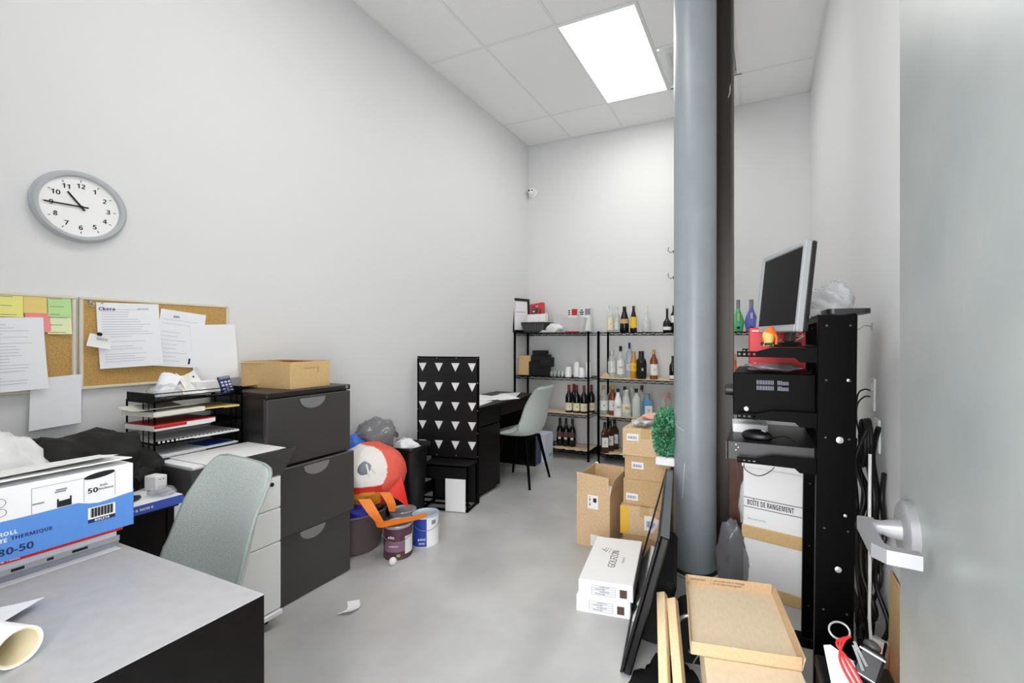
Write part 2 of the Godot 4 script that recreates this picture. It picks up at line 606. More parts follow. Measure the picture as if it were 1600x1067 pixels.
func build_room() -> void:
	wall_box("floor", v3(XL - 0.15, -0.12, ZB - 0.15), v3(XR + 0.15, 0, 2.2), M.concrete, "polished mottled grey concrete floor")
	wall_box("wall_left", v3(XL - 0.15, 0, ZB), v3(XL, HC + 0.1, 0.17), M.wall, "long white painted wall with clock and cork boards")
	wall_box("wall_back", v3(XL - 0.15, 0, ZB - 0.15), v3(XR + 0.15, HC + 0.1, ZB), M.wall, "white end wall behind the wire shelves")
	wall_box("wall_right", v3(XR, 0, ZB), v3(XR + 0.15, HC + 0.1, 0.17), M.wall, "white side wall behind the equipment rack")
	var s := st()
	box2(s, v3(XL, 0, 0.04), v3(-0.78, HC, 0.17))
	box2(s, v3(0.26, 0, 0.04), v3(XR, HC, 0.17))
	box2(s, v3(-0.78, 2.15, 0.04), v3(0.26, HC, 0.17))
	struct("wall_front", s, M.wall, "white wall with the doorway the picture is taken from")
	s = st()
	box2(s, v3(XL, 0, ZB + 0.001), v3(XR, 0.1, ZB + 0.009), 0.002)
	struct("baseboard_back", s, M.rubber, "black rubber baseboard along the end wall")
	s = st()
	box2(s, v3(XL + 0.001, 0, ZB + 0.01), v3(XL + 0.009, 0.1, 0.04), 0.002)
	struct("baseboard_left", s, M.rubber, "black rubber baseboard along the long white wall")
	s = st()
	box2(s, v3(XR - 0.009, 0, ZB + 0.01), v3(XR - 0.001, 0.1, -0.9), 0.002)
	struct("baseboard_right", s, M.rubber, "black rubber baseboard behind the rack")
	# suspended ceiling: slab above, T-bars, lay-in tiles of two variants
	var c := thing("ceiling", "white suspended ceiling of mineral fibre tiles in a thin grid", "structure", Transform3D.IDENTITY, "", "structure")
	s = st()
	box2(s, v3(XL - 0.15, HC + 0.1, ZB - 0.15), v3(XR + 0.15, HC + 0.2, 0.17))
	part("slab", s, M.white_matte, c)
	var xs := [XL, -2.05, -1.42, -0.81, -0.2, XR]
	var zs := [ZB, -4.29, -3.07, -1.85, -0.63, 0.04]
	s = st()
	for k in range(1, 5): box2(s, v3(xs[k] - 0.011, HC - 0.001, ZB), v3(xs[k] + 0.011, HC + 0.03, 0.04))
	for k in range(1, 5):
		for i in 5: box2(s, v3(xs[i] + 0.011, HC - 0.001, zs[k] - 0.011), v3(xs[i + 1] - 0.011, HC + 0.03, zs[k] + 0.011))
	box2(s, v3(-0.799, HC - 0.001, -3.66), v3(-0.211, HC + 0.03, -3.638))
	part("grid_bar", s, M.grid_bar, c)
	s = st()   # wall angle
	box2(s, v3(XL, HC - 0.002, ZB), v3(XL + 0.02, HC + 0.02, 0.04))
	box2(s, v3(XR - 0.02, HC - 0.002, ZB), v3(XR, HC + 0.02, 0.04))
	box2(s, v3(XL, HC - 0.002, ZB), v3(XR, HC + 0.02, ZB + 0.02))
	part("wall_angle", s, M.grid_bar, c)
	for i in 5:
		for j in 5:
			if i == 2 and (j == 1 or j == 3): continue
			var x0: float = xs[i] + 0.0115
			var x1: float = xs[i + 1] - 0.0115
			var z0: float = zs[j] + 0.0115
			var z1: float = zs[j + 1] - 0.0115
			if i == 3 and j == 1:
				s = st()
				box2(s, v3(x0, HC + 0.002, -3.636), v3(x1, HC + 0.018, z1), 0.003)
				part("tile", s, M.tile, c)
				continue
			s = st()
			box2(s, v3(x0, HC + 0.0002, z0), v3(x1, HC + 0.018, z1), 0.0015)
			part("tile", s, M.tile, c)
	s = st()   # two dark open slots at the tile corners by the column
	box2(s, v3(-0.795, HC - 0.0025, -4.296), v3(-0.7, HC - 0.0012, -4.284))
	box2(s, v3(-0.3, HC - 0.0025, -4.296), v3(-0.17, HC - 0.0012, -4.284))
	part("joint", s, M.gap, c)
	var d := thing("air_diffuser", "square white ceiling air diffuser half hidden behind the pipe column", "vent", Transform3D(Basis(), v3(-0.505, HC, -3.97)))
	s = st()
	for k in 3:
		var o := 0.285 - 0.075 * k
		var y := 0.004 + 0.006 * k
		for q in [[v3(-o, 0, -o), v3(o, 0, -o)], [v3(o, 0, -o), v3(o, 0, o)], [v3(o, 0, o), v3(-o, 0, o)], [v3(-o, 0, o), v3(-o, 0, -o)]]:
			var a: Vector3 = q[0] + v3(0, y, 0)
			var b: Vector3 = q[1] + v3(0, y, 0)
			var a2 := a * v3(0.82, 0, 0.82) + v3(0, y + 0.022, 0)
			var b2 := b * v3(0.82, 0, 0.82) + v3(0, y + 0.022, 0)
			quad(s, a, a2, b2, b)
			quad(s, b, b2, a2, a)
	part("louver_ring", s, M.grid_bar, d)
	s = st()
	box(s, v3(0, 0.02, 0), v3(0.22, 0.006, 0.22), 0.002)
	part("centre_plate", s, M.grid_bar, d)
	s = st()
	box(s, v3(0, 0.05, 0), v3(0.57, 0.01, 0.57))
	part("backing", s, M.white_matte, d)
	build_door()


func build_door() -> void:
	var t := thing("door_1", "grey painted metal door standing open beside the viewer", "structure", turned(v3(0.215, 0, -0.945)), "", "structure")
	var s := st()
	box(s, v3(0.0225, 1.07, 0.455), v3(0.045, 2.12, 0.91), 0.003)
	part("door_leaf", s, M.door, t)
	s = st()   # closer arm shoe at the top of the leaf
	box(s, v3(-0.012, 2.06, 0.33), v3(0.022, 0.05, 0.16), 0.006)
	bar(s, v3(-0.02, 2.05, 0.3), v3(-0.1, 2.03, 0.36), 0.016, 0.01, 0.002)
	part("closer_bracket", s, M.black_plastic, t)
	var h := Node3D.new()
	h.name = "door_handle"
	t.add_child(h, true)
	h.position = v3(0, 1.012, 0.075)
	h.set_meta("label", "brushed chrome lever handle")
	s = st()
	X = turned(V0, 0, 0, 90)
	lathe(s, [Vector2(0, 0), Vector2(0.046, 0), Vector2(0.046, 0.012), Vector2(0.041, 0.016), Vector2(0, 0.016)], 32)
	X = Transform3D.IDENTITY
	part("rose", s, M.chrome, h)
	s = st()
	X = turned(V0, 0, 0, 90)
	lathe(s, [Vector2(0.016, 0.016), Vector2(0.014, 0.03), Vector2(0.0105, 0.04), Vector2(0.0105, 0.06)], 20)
	X = Transform3D.IDENTITY
	# lever: a flat bar that leaves the spindle, turns towards the hinge and returns to the door
	var o := [Vector2(-0.05, -0.012), Vector2(-0.07, -0.012), Vector2(-0.073, -0.009), Vector2(-0.073, 0.098), Vector2(-0.058, 0.116), Vector2(-0.018, 0.12), Vector2(-0.018, 0.104), Vector2(-0.05, 0.1), Vector2(-0.056, 0.092), Vector2(-0.056, 0.012), Vector2(-0.05, 0.012)]
	var pl := []
	for p in o: pl.append(Vector2(p.x, -p.y))
	X = turned(V0, 0, -90)
	prism(s, pl, -0.01, 0.01)
	X = Transform3D.IDENTITY
	part("lever", s, M.chrome, h)


func build_column() -> void:
	var t := thing("pipe_column", "tall round grey painted pipe running floor to ceiling", "column", Transform3D(Basis(), v3(-0.358, 0, -2.69)))
	var s := st()
	lathe(s, [Vector2(0.119, 0.012), Vector2(0.119, 3.655)], 48)
	part("pipe", s, M.pipe, t)
	s = st()
	lathe(s, [Vector2(0.0, 0.0), Vector2(0.132, 0.0), Vector2(0.132, 0.008), Vector2(0.124, 0.014), Vector2(0.119, 0.014)], 40)
	part("floor_collar", s, M.rubber, t)
	s = st()
	for q in [[-28.0, 0.42, 0.62, 0.0016, 0.05], [-60.0, 0.83, 0.8, 0.0012, 0.0]]:
		var pts := []
		for k in 8:
			var a := deg_to_rad(q[0] + q[4] * 160 * (k / 7.0) + (0.0 if q[4] > 0 else 38.0 * k / 7.0))
			pts.append(v3(0.1192 * -sin(a) * -1.0, lerpf(q[1], q[2], k / 7.0), 0.1192 * cos(a)))
		tube(s, pts, q[3], 5)
	part("scratch", s, M.white_matte, t, "pale scratch in the paint")
	s = st()
	for k in 6:
		var a := deg_to_rad(-32.0 + 5.0 * k)
		box(s, V0, v3(0.012, 0.003 + 0.001 * (k % 3), 0.0008), 0, turned(v3(0.1192 * sin(a), 0.66 - 0.022 * k, 0.1192 * cos(a)), rad_to_deg(a), 0, 25 * k))
	part("scuff", s, M.print_grey, t, "", "stuff")
	var c := thing("steel_channel", "dark brown steel channel post standing behind the grey pipe", "column", Transform3D(Basis(), v3(-0.325, 0, -2.83)))
	s = st()
	var w := 0.335
	prism_xz(s, [Vector2(-w / 2, -0.06), Vector2(w / 2, -0.06), Vector2(w / 2, 0.06), Vector2(w / 2 - 0.012, 0.06), Vector2(w / 2 - 0.012, -0.048), Vector2(-w / 2 + 0.012, -0.048), Vector2(-w / 2 + 0.012, 0.06), Vector2(-w / 2, 0.06)], 0.001, 3.655)
	part("channel", s, M.dark_steel, c)
	s = st()
	tube(s, smooth_path([v3(0.136, 2.76, -0.046), v3(0.145, 2.79, -0.044), v3(0.146, 2.82, -0.044), v3(0.158, 2.85, -0.044)]), 0.004, 6)
	part("paint_drip", s, M.white_matte, c, "white blob of caulk on the dark steel")


func prism_xz(s: SurfaceTool, poly: Array, y0: float, y1: float) -> void:   # an outline in x, z pulled up from y0 to y1
	var keep := X
	X = X * Transform3D(Basis(v3(1, 0, 0), v3(0, 0, -1), v3(0, 1, 0)), V0)
	var p := []
	for q in poly: p.append(Vector2(q.x, -q.y))
	prism(s, p, y0, y1)
	X = keep


# a frame on the left wall: local x runs away from the viewer, local z out of the wall
func on_left(y: float, z: float, off := 0.001, roll := 0.0) -> Transform3D:
	return Transform3D(Basis(Vector3.UP, PI / 2) * Basis(Vector3.BACK, deg_to_rad(roll)), v3(XL + off, y, z))


func paper_thing(n: String, label: String, cat: String, xf: Transform3D, w: float, h: float, m: Material, lines := 0, curl := 0.01, group := "", lm: Material = null, skew := 0.0) -> Node3D:
	var t := thing(n, label, cat, xf, group)
	var s := st()
	var f := func(u, v): return v3(skew * (v - 0.5), 0, curl * (1.0 - v) * (1.0 - v) * (0.4 + 0.6 * u) + 0.0005)
	sheet(s, w, h, f, 8)
	part("sheet", s, m, t)
	if lines > 0:
		var rng := RandomNumberGenerator.new()
		rng.seed = int(w * 7919 + h * 104729)
		s = st()
		for k in lines:
			var v := 0.9 - 0.8 * k / maxf(lines - 1, 1)
			var l := w * rng.randf_range(0.35, 0.84)
			if rng.randf() < 0.16: continue
			var z := curl * (1.0 - v) * (1.0 - v) * 0.8 + 0.0016
			box(s, v3(-w * 0.43 + l / 2 + skew * (v - 0.5), (v - 0.5) * h, z), v3(l, 0.0022, 0.0003))
		part("print", s, lm if lm else M.print_pale, t, "", "stuff")
	return t


func build_wall_things() -> void:
	# clock
	var t := thing("wall_clock", "round silver-rimmed wall clock with white dial on the long white wall", "clock", on_left(1.863, -0.908))
	var s := st()
	X = turned(V0, 0, 90)
	lathe(s, [Vector2(0.0, 0.0), Vector2(0.142, 0.0), Vector2(0.147, 0.012), Vector2(0.145, 0.026), Vector2(0.137, 0.033), Vector2(0.126, 0.032), Vector2(0.122, 0.024), Vector2(0.121, 0.018)], 64)
	X = Transform3D.IDENTITY
	part("rim", s, M.clock_rim, t)
	s = st()
	X = turned(V0, 0, 90)
	disc(s, 0.1225, 0.004, 0.015, 64)
	X = Transform3D.IDENTITY
	var dial := part("dial", s, M.white, t)
	s = st()
	for k in 12:
		var a := TAU * k / 12.0
		box(s, V0, v3(0.0022, 0.009, 0.0008), 0, Transform3D(Basis(Vector3.BACK, -a), v3(sin(a) * 0.1065, cos(a) * 0.1065, 0.0194)))
	part("hour_mark", s, M.print_black, dial)
	for k in range(1, 13):
		var a := TAU * k / 12.0
		text(str(k), 0.0185, M.print_black, dial, Transform3D(Basis(), v3(sin(a) * 0.086, cos(a) * 0.086, 0.0196)), "Droid Sans", true, "numeral")
	s = st()
	box(s, v3(0, 0.025, 0), v3(0.007, 0.085, 0.0012), 0.0004, Transform3D(Basis(Vector3.BACK, deg_to_rad(37)), v3(0, 0, 0.0225)))
	part("hour_hand", s, M.print_black, t)
	s = st()
	box(s, v3(0, 0.043, 0), v3(0.0062, 0.13, 0.0012), 0.0004, Transform3D(Basis(Vector3.BACK, deg_to_rad(91)), v3(0, 0, 0.0245)))
	part("minute_hand", s, M.print_black, t)
	s = st()
	X = turned(V0, 0, 90)
	disc(s, 0.005, 0.01, 0.019, 16)
	X = Transform3D.IDENTITY
	part("hub", s, M.print_black, t)
	# cork boards
	for b in [[-0.608, "cork pin board nearer the viewer with coloured sticky notes"], [-1.193, "cork pin board holding white printed forms, beyond the first board"]]:
		t = thing("cork_board", b[1], "pin board", on_left(1.296, b[0]), "two cork boards side by side")
		s = st()
		box(s, v3(0, 0, 0.008), v3(0.56, 0.37, 0.008))
		part("cork", s, M.cork, t)
		s = st()
		for k in [-1, 1]:
			box(s, v3(0, k * 0.1885, 0.009), v3(0.576, 0.013, 0.017), 0.003)
			box(s, v3(k * 0.2815, 0, 0.009), v3(0.013, 0.364, 0.017), 0.003)
		part("frame", s, M.cork_frame, t)
	var O := 0.0145
	paper_thing("sticky_note", "yellow sticky note at the corner of the nearer cork board", "sticky note", on_left(1.44, -0.705, O, -1), 0.085, 0.085, M.note_yellow, 3, 0.008, "", M.print_grey)
	paper_thing("sticky_note", "pale orange sticky note between the yellow and green notes", "sticky note", on_left(1.449, -0.78, O, 0), 0.062, 0.07, M.note_orange, 0, 0.004)
	paper_thing("sticky_note", "pink sticky note hanging tilted below the orange note", "sticky note", on_left(1.378, -0.788, O + 0.001, 3), 0.066, 0.078, M.note_pink, 0, 0.003)
	paper_thing("sticky_note", "light green sticky note at the top by the board frame", "sticky note", on_left(1.444, -0.847, O, 1), 0.066, 0.078, M.note_green, 3, 0.006, "", M.print_grey)
	paper_thing("sticky_note", "pale cream-green sticky note directly under the light green one", "sticky note", on_left(1.37, -0.847, O + 0.001, 0), 0.068, 0.074, M.note_pale, 3, 0.008, "", M.print_grey)
	paper_thing("pinned_letter", "large white typed sheet hanging over the cork board by the frame edge", "paper", on_left(1.255, -0.70, O + 0.006, 2), 0.21, 0.28, M.paper, 20, 0.02)
	paper_thing("torn_sheet", "blank white sheet with torn edge taped below the nearer cork board", "paper", on_left(1.062, -0.836, 0.019, 4), 0.145, 0.2, M.paper, 0, 0.012, "", null, 0.02)
	t = paper_thing("printed_form", "white printed form with bold blue heading on the cork board", "paper", on_left(1.331, -1.069, O + 0.003, 2), 0.218, 0.285, M.paper, 22, 0.022)
	text("Ckera", 0.014, M.print_blue, t, Transform3D(Basis(), v3(-0.075, 0.115, 0.002)), "Droid Sans", true)
	s = st()
	box(s, v3(0.05, 0.118, 0.0015), v3(0.04, 0.008, 0.0003))
	part("stamp", s, M.print_pale, t)
	t = paper_thing("printed_form", "second white printed form tucked beside the first on the cork board", "paper", on_left(1.312, -1.262, O + 0.0006, -7), 0.19, 0.27, M.paper, 12, 0.01)
	text("GPS", 0.01, M.print_blue, t, Transform3D(Basis(), v3(-0.03, 0.105, 0.0025)), "Droid Sans", true)
	s = st()
	box(s, v3(0.045, -0.105, 0.0095), v3(0.008, 0.028, 0.0004))
	part("ink_mark", s, M.navy, t)
	paper_thing("blank_sheet", "plain white sheet covering the cork board's far lower corner", "paper", on_left(1.245, -1.412, 0.019, 3), 0.21, 0.285, M.paper, 0, 0.01)
	t = paper_thing("name_card", "small curled white card clipped to the frame of the far cork board", "card", on_left(1.303, -0.963, 0.026, -14), 0.075, 0.055, M.white_matte, 0, 0.012)
	text("NAME", 0.01, M.print_grey, t, turned(v3(0.005, 0.01, 0.007)), "Droid Sans", false, "handwriting")
	s = st()
	box(s, v3(-0.008, 0.03, 0.004), v3(0.016, 0.014, 0.01), 0.003)
	part("clip", s, M.black_plastic, t, "small black clip")
	for p in [[1.47, -0.935, "topmost clear push pin near the far board's corner"], [1.462, -0.945, "clear push pin just under the topmost one"], [1.452, -0.94, "lowest clear push pin beside the board frame"], [1.468, -0.972, "clear push pin at the printed form's top edge"]]:
		s = st()
		X = turned(V0, 0, 90)
		lathe(s, [Vector2(0.0, 0.0), Vector2(0.005, 0.0), Vector2(0.0028, 0.004), Vector2(0.0028, 0.011), Vector2(0.0045, 0.014), Vector2(0, 0.0145)], 10)
		X = Transform3D.IDENTITY
		solo("push_pin", s, M.cap_silver, p[2], "push pin", on_left(p[0], p[1], 0.013), "clear push pins")
	# back wall
	t = thing("security_camera", "small white dome security camera high in the wall corner", "security camera", turned(v3(-2.55, 3.08, -4.87)))
	s = st()
	X = turned(V0, 0, 90)
	lathe(s, [Vector2(0, 0), Vector2(0.055, 0), Vector2(0.055, 0.02), Vector2(0.045, 0.028), Vector2(0, 0.028)], 28)
	X = Transform3D.IDENTITY
	part("base", s, M.white, t)
	s = st()
	X = turned(v3(0, 0, 0.05), 18, 8)
	lathe(s, [Vector2(0, -0.045), Vector2(0.028, -0.036), Vector2(0.044, -0.012), Vector2(0.046, 0.008), Vector2(0.036, 0.03), Vector2(0.018, 0.042), Vector2(0, 0.046)], 28)
	X = Transform3D.IDENTITY
	var hd := part("head", s, M.white, t)
	s = st()
	X = turned(v3(0.005, 0.006, 0.085), 20)
	for k in [-1, 1]: box(s, v3(k * 0.018, 0.002, 0.004), v3(0.022, 0.022, 0.022), 0.008)
	X = Transform3D.IDENTITY
	part("lens", s, M.black, hd)
	for k in 2:
		s = st()
		var y := 0.0
		tube(s, smooth_path([v3(0.0, y, 0.0), v3(0, y + 0.004, 0.02), v3(-0.03, y - 0.012, 0.03), v3(-0.055, y + 0.01, 0.035), v3(-0.05, y + 0.045, 0.035)], 5), 0.0035, 6)
		box(s, v3(0, 0, 0.002), v3(0.02, 0.03, 0.004), 0.001)
		solo("wall_hook", s, M.dark_steel, ["upper thin metal hook on the end wall beside the pipe", "lower thin metal hook on the end wall beside the pipe"][k], "hook", turned(v3(-0.865, [2.24, 1.965][k], ZB)), "hooks by the pipe")
	# right wall: hook, outlets (local z out of the wall)
	s = st()
	tube(s, smooth_path([v3(0.0, 0, 0.0), v3(0, 0.004, 0.03), v3(0.0, -0.012, 0.05), v3(0, 0.0, 0.075), v3(0, 0.03, 0.07)], 5), 0.003, 6)
	box(s, v3(0, 0, 0.002), v3(0.02, 0.03, 0.004), 0.001)
	solo("wall_hook", s, M.silver, "thin metal hook on the side wall next to the rack top", "hook", Transform3D(Basis(Vector3.UP, deg_to_rad(-90)), v3(XR, 1.365, -2.2)))
	for k in 2:
		t = thing("wall_outlet", ["upper white wall outlet plate beside the rack", "lower white wall outlet plate beside the rack"][k], "outlet", Transform3D(Basis(Vector3.UP, deg_to_rad(-90)), v3(XR, [1.09, 0.94][k], [-2.18, -2.1][k])), "wall outlets by the rack")
		s = st()
		box(s, v3(0, 0, 0.004), v3(0.085, 0.13, 0.008), 0.003)
		part("plate", s, M.white, t)
		s = st()
		for q in [-1, 1]: box(s, v3(0, q * 0.028, 0.009), v3(0.034, 0.03, 0.004), 0.002)
		part("socket", s, M.pedestal, t)


# ---------------------------------------------------------------- left side
func build_near_desk() -> void:
	var t := thing("desk", "black-brown desk in the near corner with a grey top", "desk", turned(v3(-1.5, 0, -0.335)))
	var s := st()
	box2(s, v3(-0.42, 0.694, -0.332), v3(0.411, 0.7285, 0.332), 0.0)
	part("desk_slab", s, M.black_brown, t)
	s = st()
	box2(s, v3(-0.46, 0.7286, -0.334), v3(0.456, 0.73, 0.334), 0.0005)  # thin grey sheet over the black-brown slab
	part("desk_top", s, M.desk_top, t, "grey reflecting top surface")
	s = st()
	box2(s, v3(0.412, 0, -0.334), v3(0.4558, 0.7285, 0.334), 0.001)
	part("end_panel", s, M.black_brown, t)
	s = st()
	box2(s, v3(-0.46, 0, 0.2205), v3(-0.421, 0.7285, 0.333), 0.001)
	part("end_panel", s, M.black_brown, t)
	s = st()
	box2(s, v3(-0.46, 0.28, 0.2), v3(0.411, 0.693, 0.22), 0.001)
	part("modesty_panel", s, M.black_brown, t)
	# magazines under the box: four of them
	for k in 4:
		s = st()
		box(s, v3(0, 0.0075, 0), v3(0.3 - 0.006 * k, 0.0138, 0.43 + 0.01 * (k % 2)), 0.002)
		var mg := thing("magazine", ["lowest magazine of the stack under the blue box", "second magazine from the bottom under the blue box", "third magazine from the bottom under the blue box", "topmost magazine of the stack, red spine under the blue box"][k], "magazine", turned(v3(-1.812 + 0.007 * k, 0.7325 + 0.0152 * k, -0.44 + 0.004 * (k % 3)), [1.0, 0.5, 1.0, 0.0][k]), "magazines under the box")
		part("pages", s, [M.paper, M.paper_warm, M.white_matte, M.white_matte][k], mg)
		s = st()
		box(s, v3(0.1505 - 0.003 * k, 0.0075, 0), v3(0.002, 0.0142, 0.432 + 0.01 * (k % 2)), 0)
		part("spine", s, [M.print_grey, M.silver, M.print_pale, M.red][k], mg)
		if k == 1:
			for i in 6:
				s = st()
				box(s, v3(0.1478, 0.0075, -0.14 + 0.055 * i), v3(0.0022, 0.007, [0.03, 0.012, 0.022, 0.035, 0.01, 0.02][i]))
				part("spine_print", s, M.print_black, mg)
		if k == 3:
			text("HOME & TRAIL", 0.006, M.white, mg, Transform3D(Basis(Vector3.UP, PI / 2), v3(0.1428, 0.0072, 0.0)), "Droid Sans", true, "spine_print")
	s = st()
	sheet(s, 0.3, 0.42, func(_u, _v): return V0, 4)
	solo("loose_sheet", s, M.paper, "white sheet sticking out under the magazine stack", "paper", Transform3D(Basis(Vector3.RIGHT, -PI / 2).rotated(Vector3.UP, deg_to_rad(1)), v3(-1.78, 0.7308, -0.44)))
	# thermal roll box
	t = thing("supply_box", "long white and blue carton of thermal rolls lying on magazines", "box", turned(v3(-1.675, 0.794, -0.43)))
	var L := 0.485
	var H := 0.172
	s = st()
	box2(s, v3(-0.13, 0, -L / 2), v3(0.055, H, L / 2), 0.002)
	part("carton", s, M.white, t)
	# the printed blue field of the long side: an outline rising towards the far end
	s = st()
	X = Transform3D(Basis(Vector3.UP, PI / 2), v3(0.0552, 0, 0))   # x runs to the far end
	prism(s, [Vector2(-L / 2, 0.001), Vector2(L / 2 - 0.001, 0.001), Vector2(L / 2 - 0.001, 0.092), Vector2(0.22, 0.09), Vector2(0.2, 0.087), Vector2(0.17, 0.084), Vector2(0.15, 0.088), Vector2(0.13, 0.096), Vector2(0.05, 0.094), Vector2(-L / 2, 0.096)], 0, 0.0006)
	X = Transform3D.IDENTITY
	part("blue_print", s, M.blue_box, t)
	s = st()
	box2(s, v3(-0.13, -0.001, -L / 2 - 0.0006), v3(0.055, 0.1, -L / 2))
	part("blue_print", s, M.blue_box, t)
	var side := func(x, y): return Transform3D(Basis(Vector3.UP, PI / 2), v3(0.0562, y, -x))
	text("50", 0.013, M.print_black, t, side.call(0.158, 0.12), "Droid Sans", true)
	text("Rolls", 0.0055, M.print_black, t, side.call(0.18, 0.129))
	text("Rouleaux", 0.0055, M.print_black, t, side.call(0.184, 0.12))
	text("THERMIQUE", 0.0085, M.navy, t, side.call(0.05, 0.05), "Droid Sans", true)
	text("R ROLL", 0.009, M.white, t, side.call(0.006, 0.064), "Droid Sans", true)
	text("ANTE", 0.009, M.white, t, side.call(-0.005, 0.049), "Droid Sans", true)
	text("60'", 0.016, M.white, t, side.call(-0.02, 0.082), "Droid Sans", true)
	text("80-50", 0.0165, M.navy, t, side.call(0.024, 0.022), "Droid Sans", true)
	s = st()
	X = Transform3D(Basis(Vector3.UP, PI / 2), v3(0.0556, 0, 0))
	box(s, v3(0.176, 0.06, 0.0004), v3(0.054, 0.03, 0.0006))
	part("barcode_patch", s, M.white, t)
	s = st()
	for i in 22: box(s, v3(0.154 + 0.0021 * i, 0.061, 0.001), v3(0.0008 + 0.0007 * (i * 7 % 3), 0.024, 0.0005))
	part("barcode", s, M.print_black, t, "", "stuff")
	s = st()
	box(s, v3(0.176, 0.04, 0.0004), v3(0.054, 0.0095, 0.0006))
	part("code_strip", s, M.navy, t)
	s = st()
	prism(s, [Vector2(0.092, 0.097), Vector2(0.118, 0.097), Vector2(0.118, 0.12), Vector2(0.115, 0.12), Vector2(0.115, 0.113), Vector2(0.095, 0.112), Vector2(0.095, 0.118), Vector2(0.092, 0.118)], 0.0003, 0.001)
	part("printer_picture", s, M.print_black, t)
	s = st()
	var ov := []
	for i in 20: ov.append(Vector2(0.172 + 0.031 * cos(TAU * i / 20), 0.158 + 0.0075 * sin(TAU * i / 20) + 0.003 * cos(TAU * i / 20)))
	prism(s, ov, 0.0003, 0.001)
	part("roll_picture", s, M.print_black, t)
	s = st()
	for q in [[0.049, 0.126, 0.0008, 0.064], [0.141, 0.126, 0.0008, 0.062], [0.203, 0.126, 0.0008, 0.062]]: box(s, v3(q[0], q[1], 0.0006), v3(q[2], q[3], 0.0004))
	box(s, v3(0.095, 0.157, 0.0006), v3(0.092, 0.0008, 0.0004))
	for q in [[0.098, 0.136], [0.1, 0.141], [0.06, 0.118]]: box(s, v3(q[0], q[1], 0.0006), v3(0.02, 0.0035, 0.0004))
	for i in 14:
		for r in [[-0.002, 0.138, 0.01], [0.0, 0.115, 0.009]]:
			var a: float = TAU * i / 14
			box(s, V0, v3(0.0062, 0.0012, 0.0004), 0, Transform3D(Basis(Vector3.BACK, a + PI / 2), v3(r[0] + r[2] * cos(a), r[1] + r[2] * sin(a), 0.0006)))
	part("line_art", s, M.print_grey, t, "", "stuff")
	X = Transform3D.IDENTITY
	text("ROLS14", 0.006, M.white, t, side.call(0.176, 0.04), "Droid Sans", true)
	# top flap that stands a little open
	s = st()
	X = Transform3D(Basis(Vector3.FORWARD, deg_to_rad(-4)), v3(-0.13, H + 0.001, 0))
	box2(s, v3(0, 0, -L / 2 + 0.002), v3(0.185, 0.003, L / 2), 0.001)
	X = Transform3D.IDENTITY
	part("top_flap", s, M.white, t)
	s = st()
	sheet(s, 0.17, 0.3, func(u, v): return v3(0, 0, 0.012 * u * v), 8)
	solo("envelope", s, M.white_matte, "white envelope lying on top of the blue and white box", "envelope", Transform3D(Basis(Vector3.RIGHT, -PI / 2).rotated(Vector3.FORWARD, deg_to_rad(-4)).rotated(Vector3.UP, deg_to_rad(-6)), v3(-1.72, 0.9785, -0.5)))
	# rolled sheet near the front edge
	t = thing("paper_roll", "rolled white paper tube with cream inside on the grey desk", "paper roll", turned(v3(-1.214, 0.7305, -0.344), 14))
	s = st()
	X = turned(v3(0, 0.034, 0), 0, 0, -90)
	lathe(s, [Vector2(0.0335, -0.3), Vector2(0.0335, 0.0), Vector2(0.0305, 0.0)], 32)
	part("outer_sheet", s, M.white, t)
	s = st()
	lathe(s, [Vector2(0.0302, 0.0), Vector2(0.028, -0.002), Vector2(0.028, -0.29), Vector2(0.0, -0.29)], 32)
	X = Transform3D.IDENTITY
	part("inner_sheet", s, M.cream, t)
	s = st()
	sheet(s, 0.16, 0.12, func(u, v): return v3(0, 0, 0.018 * u * u), 6)
	solo("loose_sheet", s, M.paper, "white sheet with a lifted corner between roll and magazines", "paper", Transform3D(Basis(Vector3.RIGHT, -PI / 2).rotated(Vector3.UP, deg_to_rad(35)), v3(-1.47, 0.7308, -0.35)))
	var ch := make_chair("grey-green felt shell chair tucked behind the near desk", turned(v3(-1.695, 0, -0.74), -6))
	copy(ch, "grey-green felt shell chair with black legs at the far desk", turned(v3(-2.05, 0, -3.665), -90), "felt shell chairs")


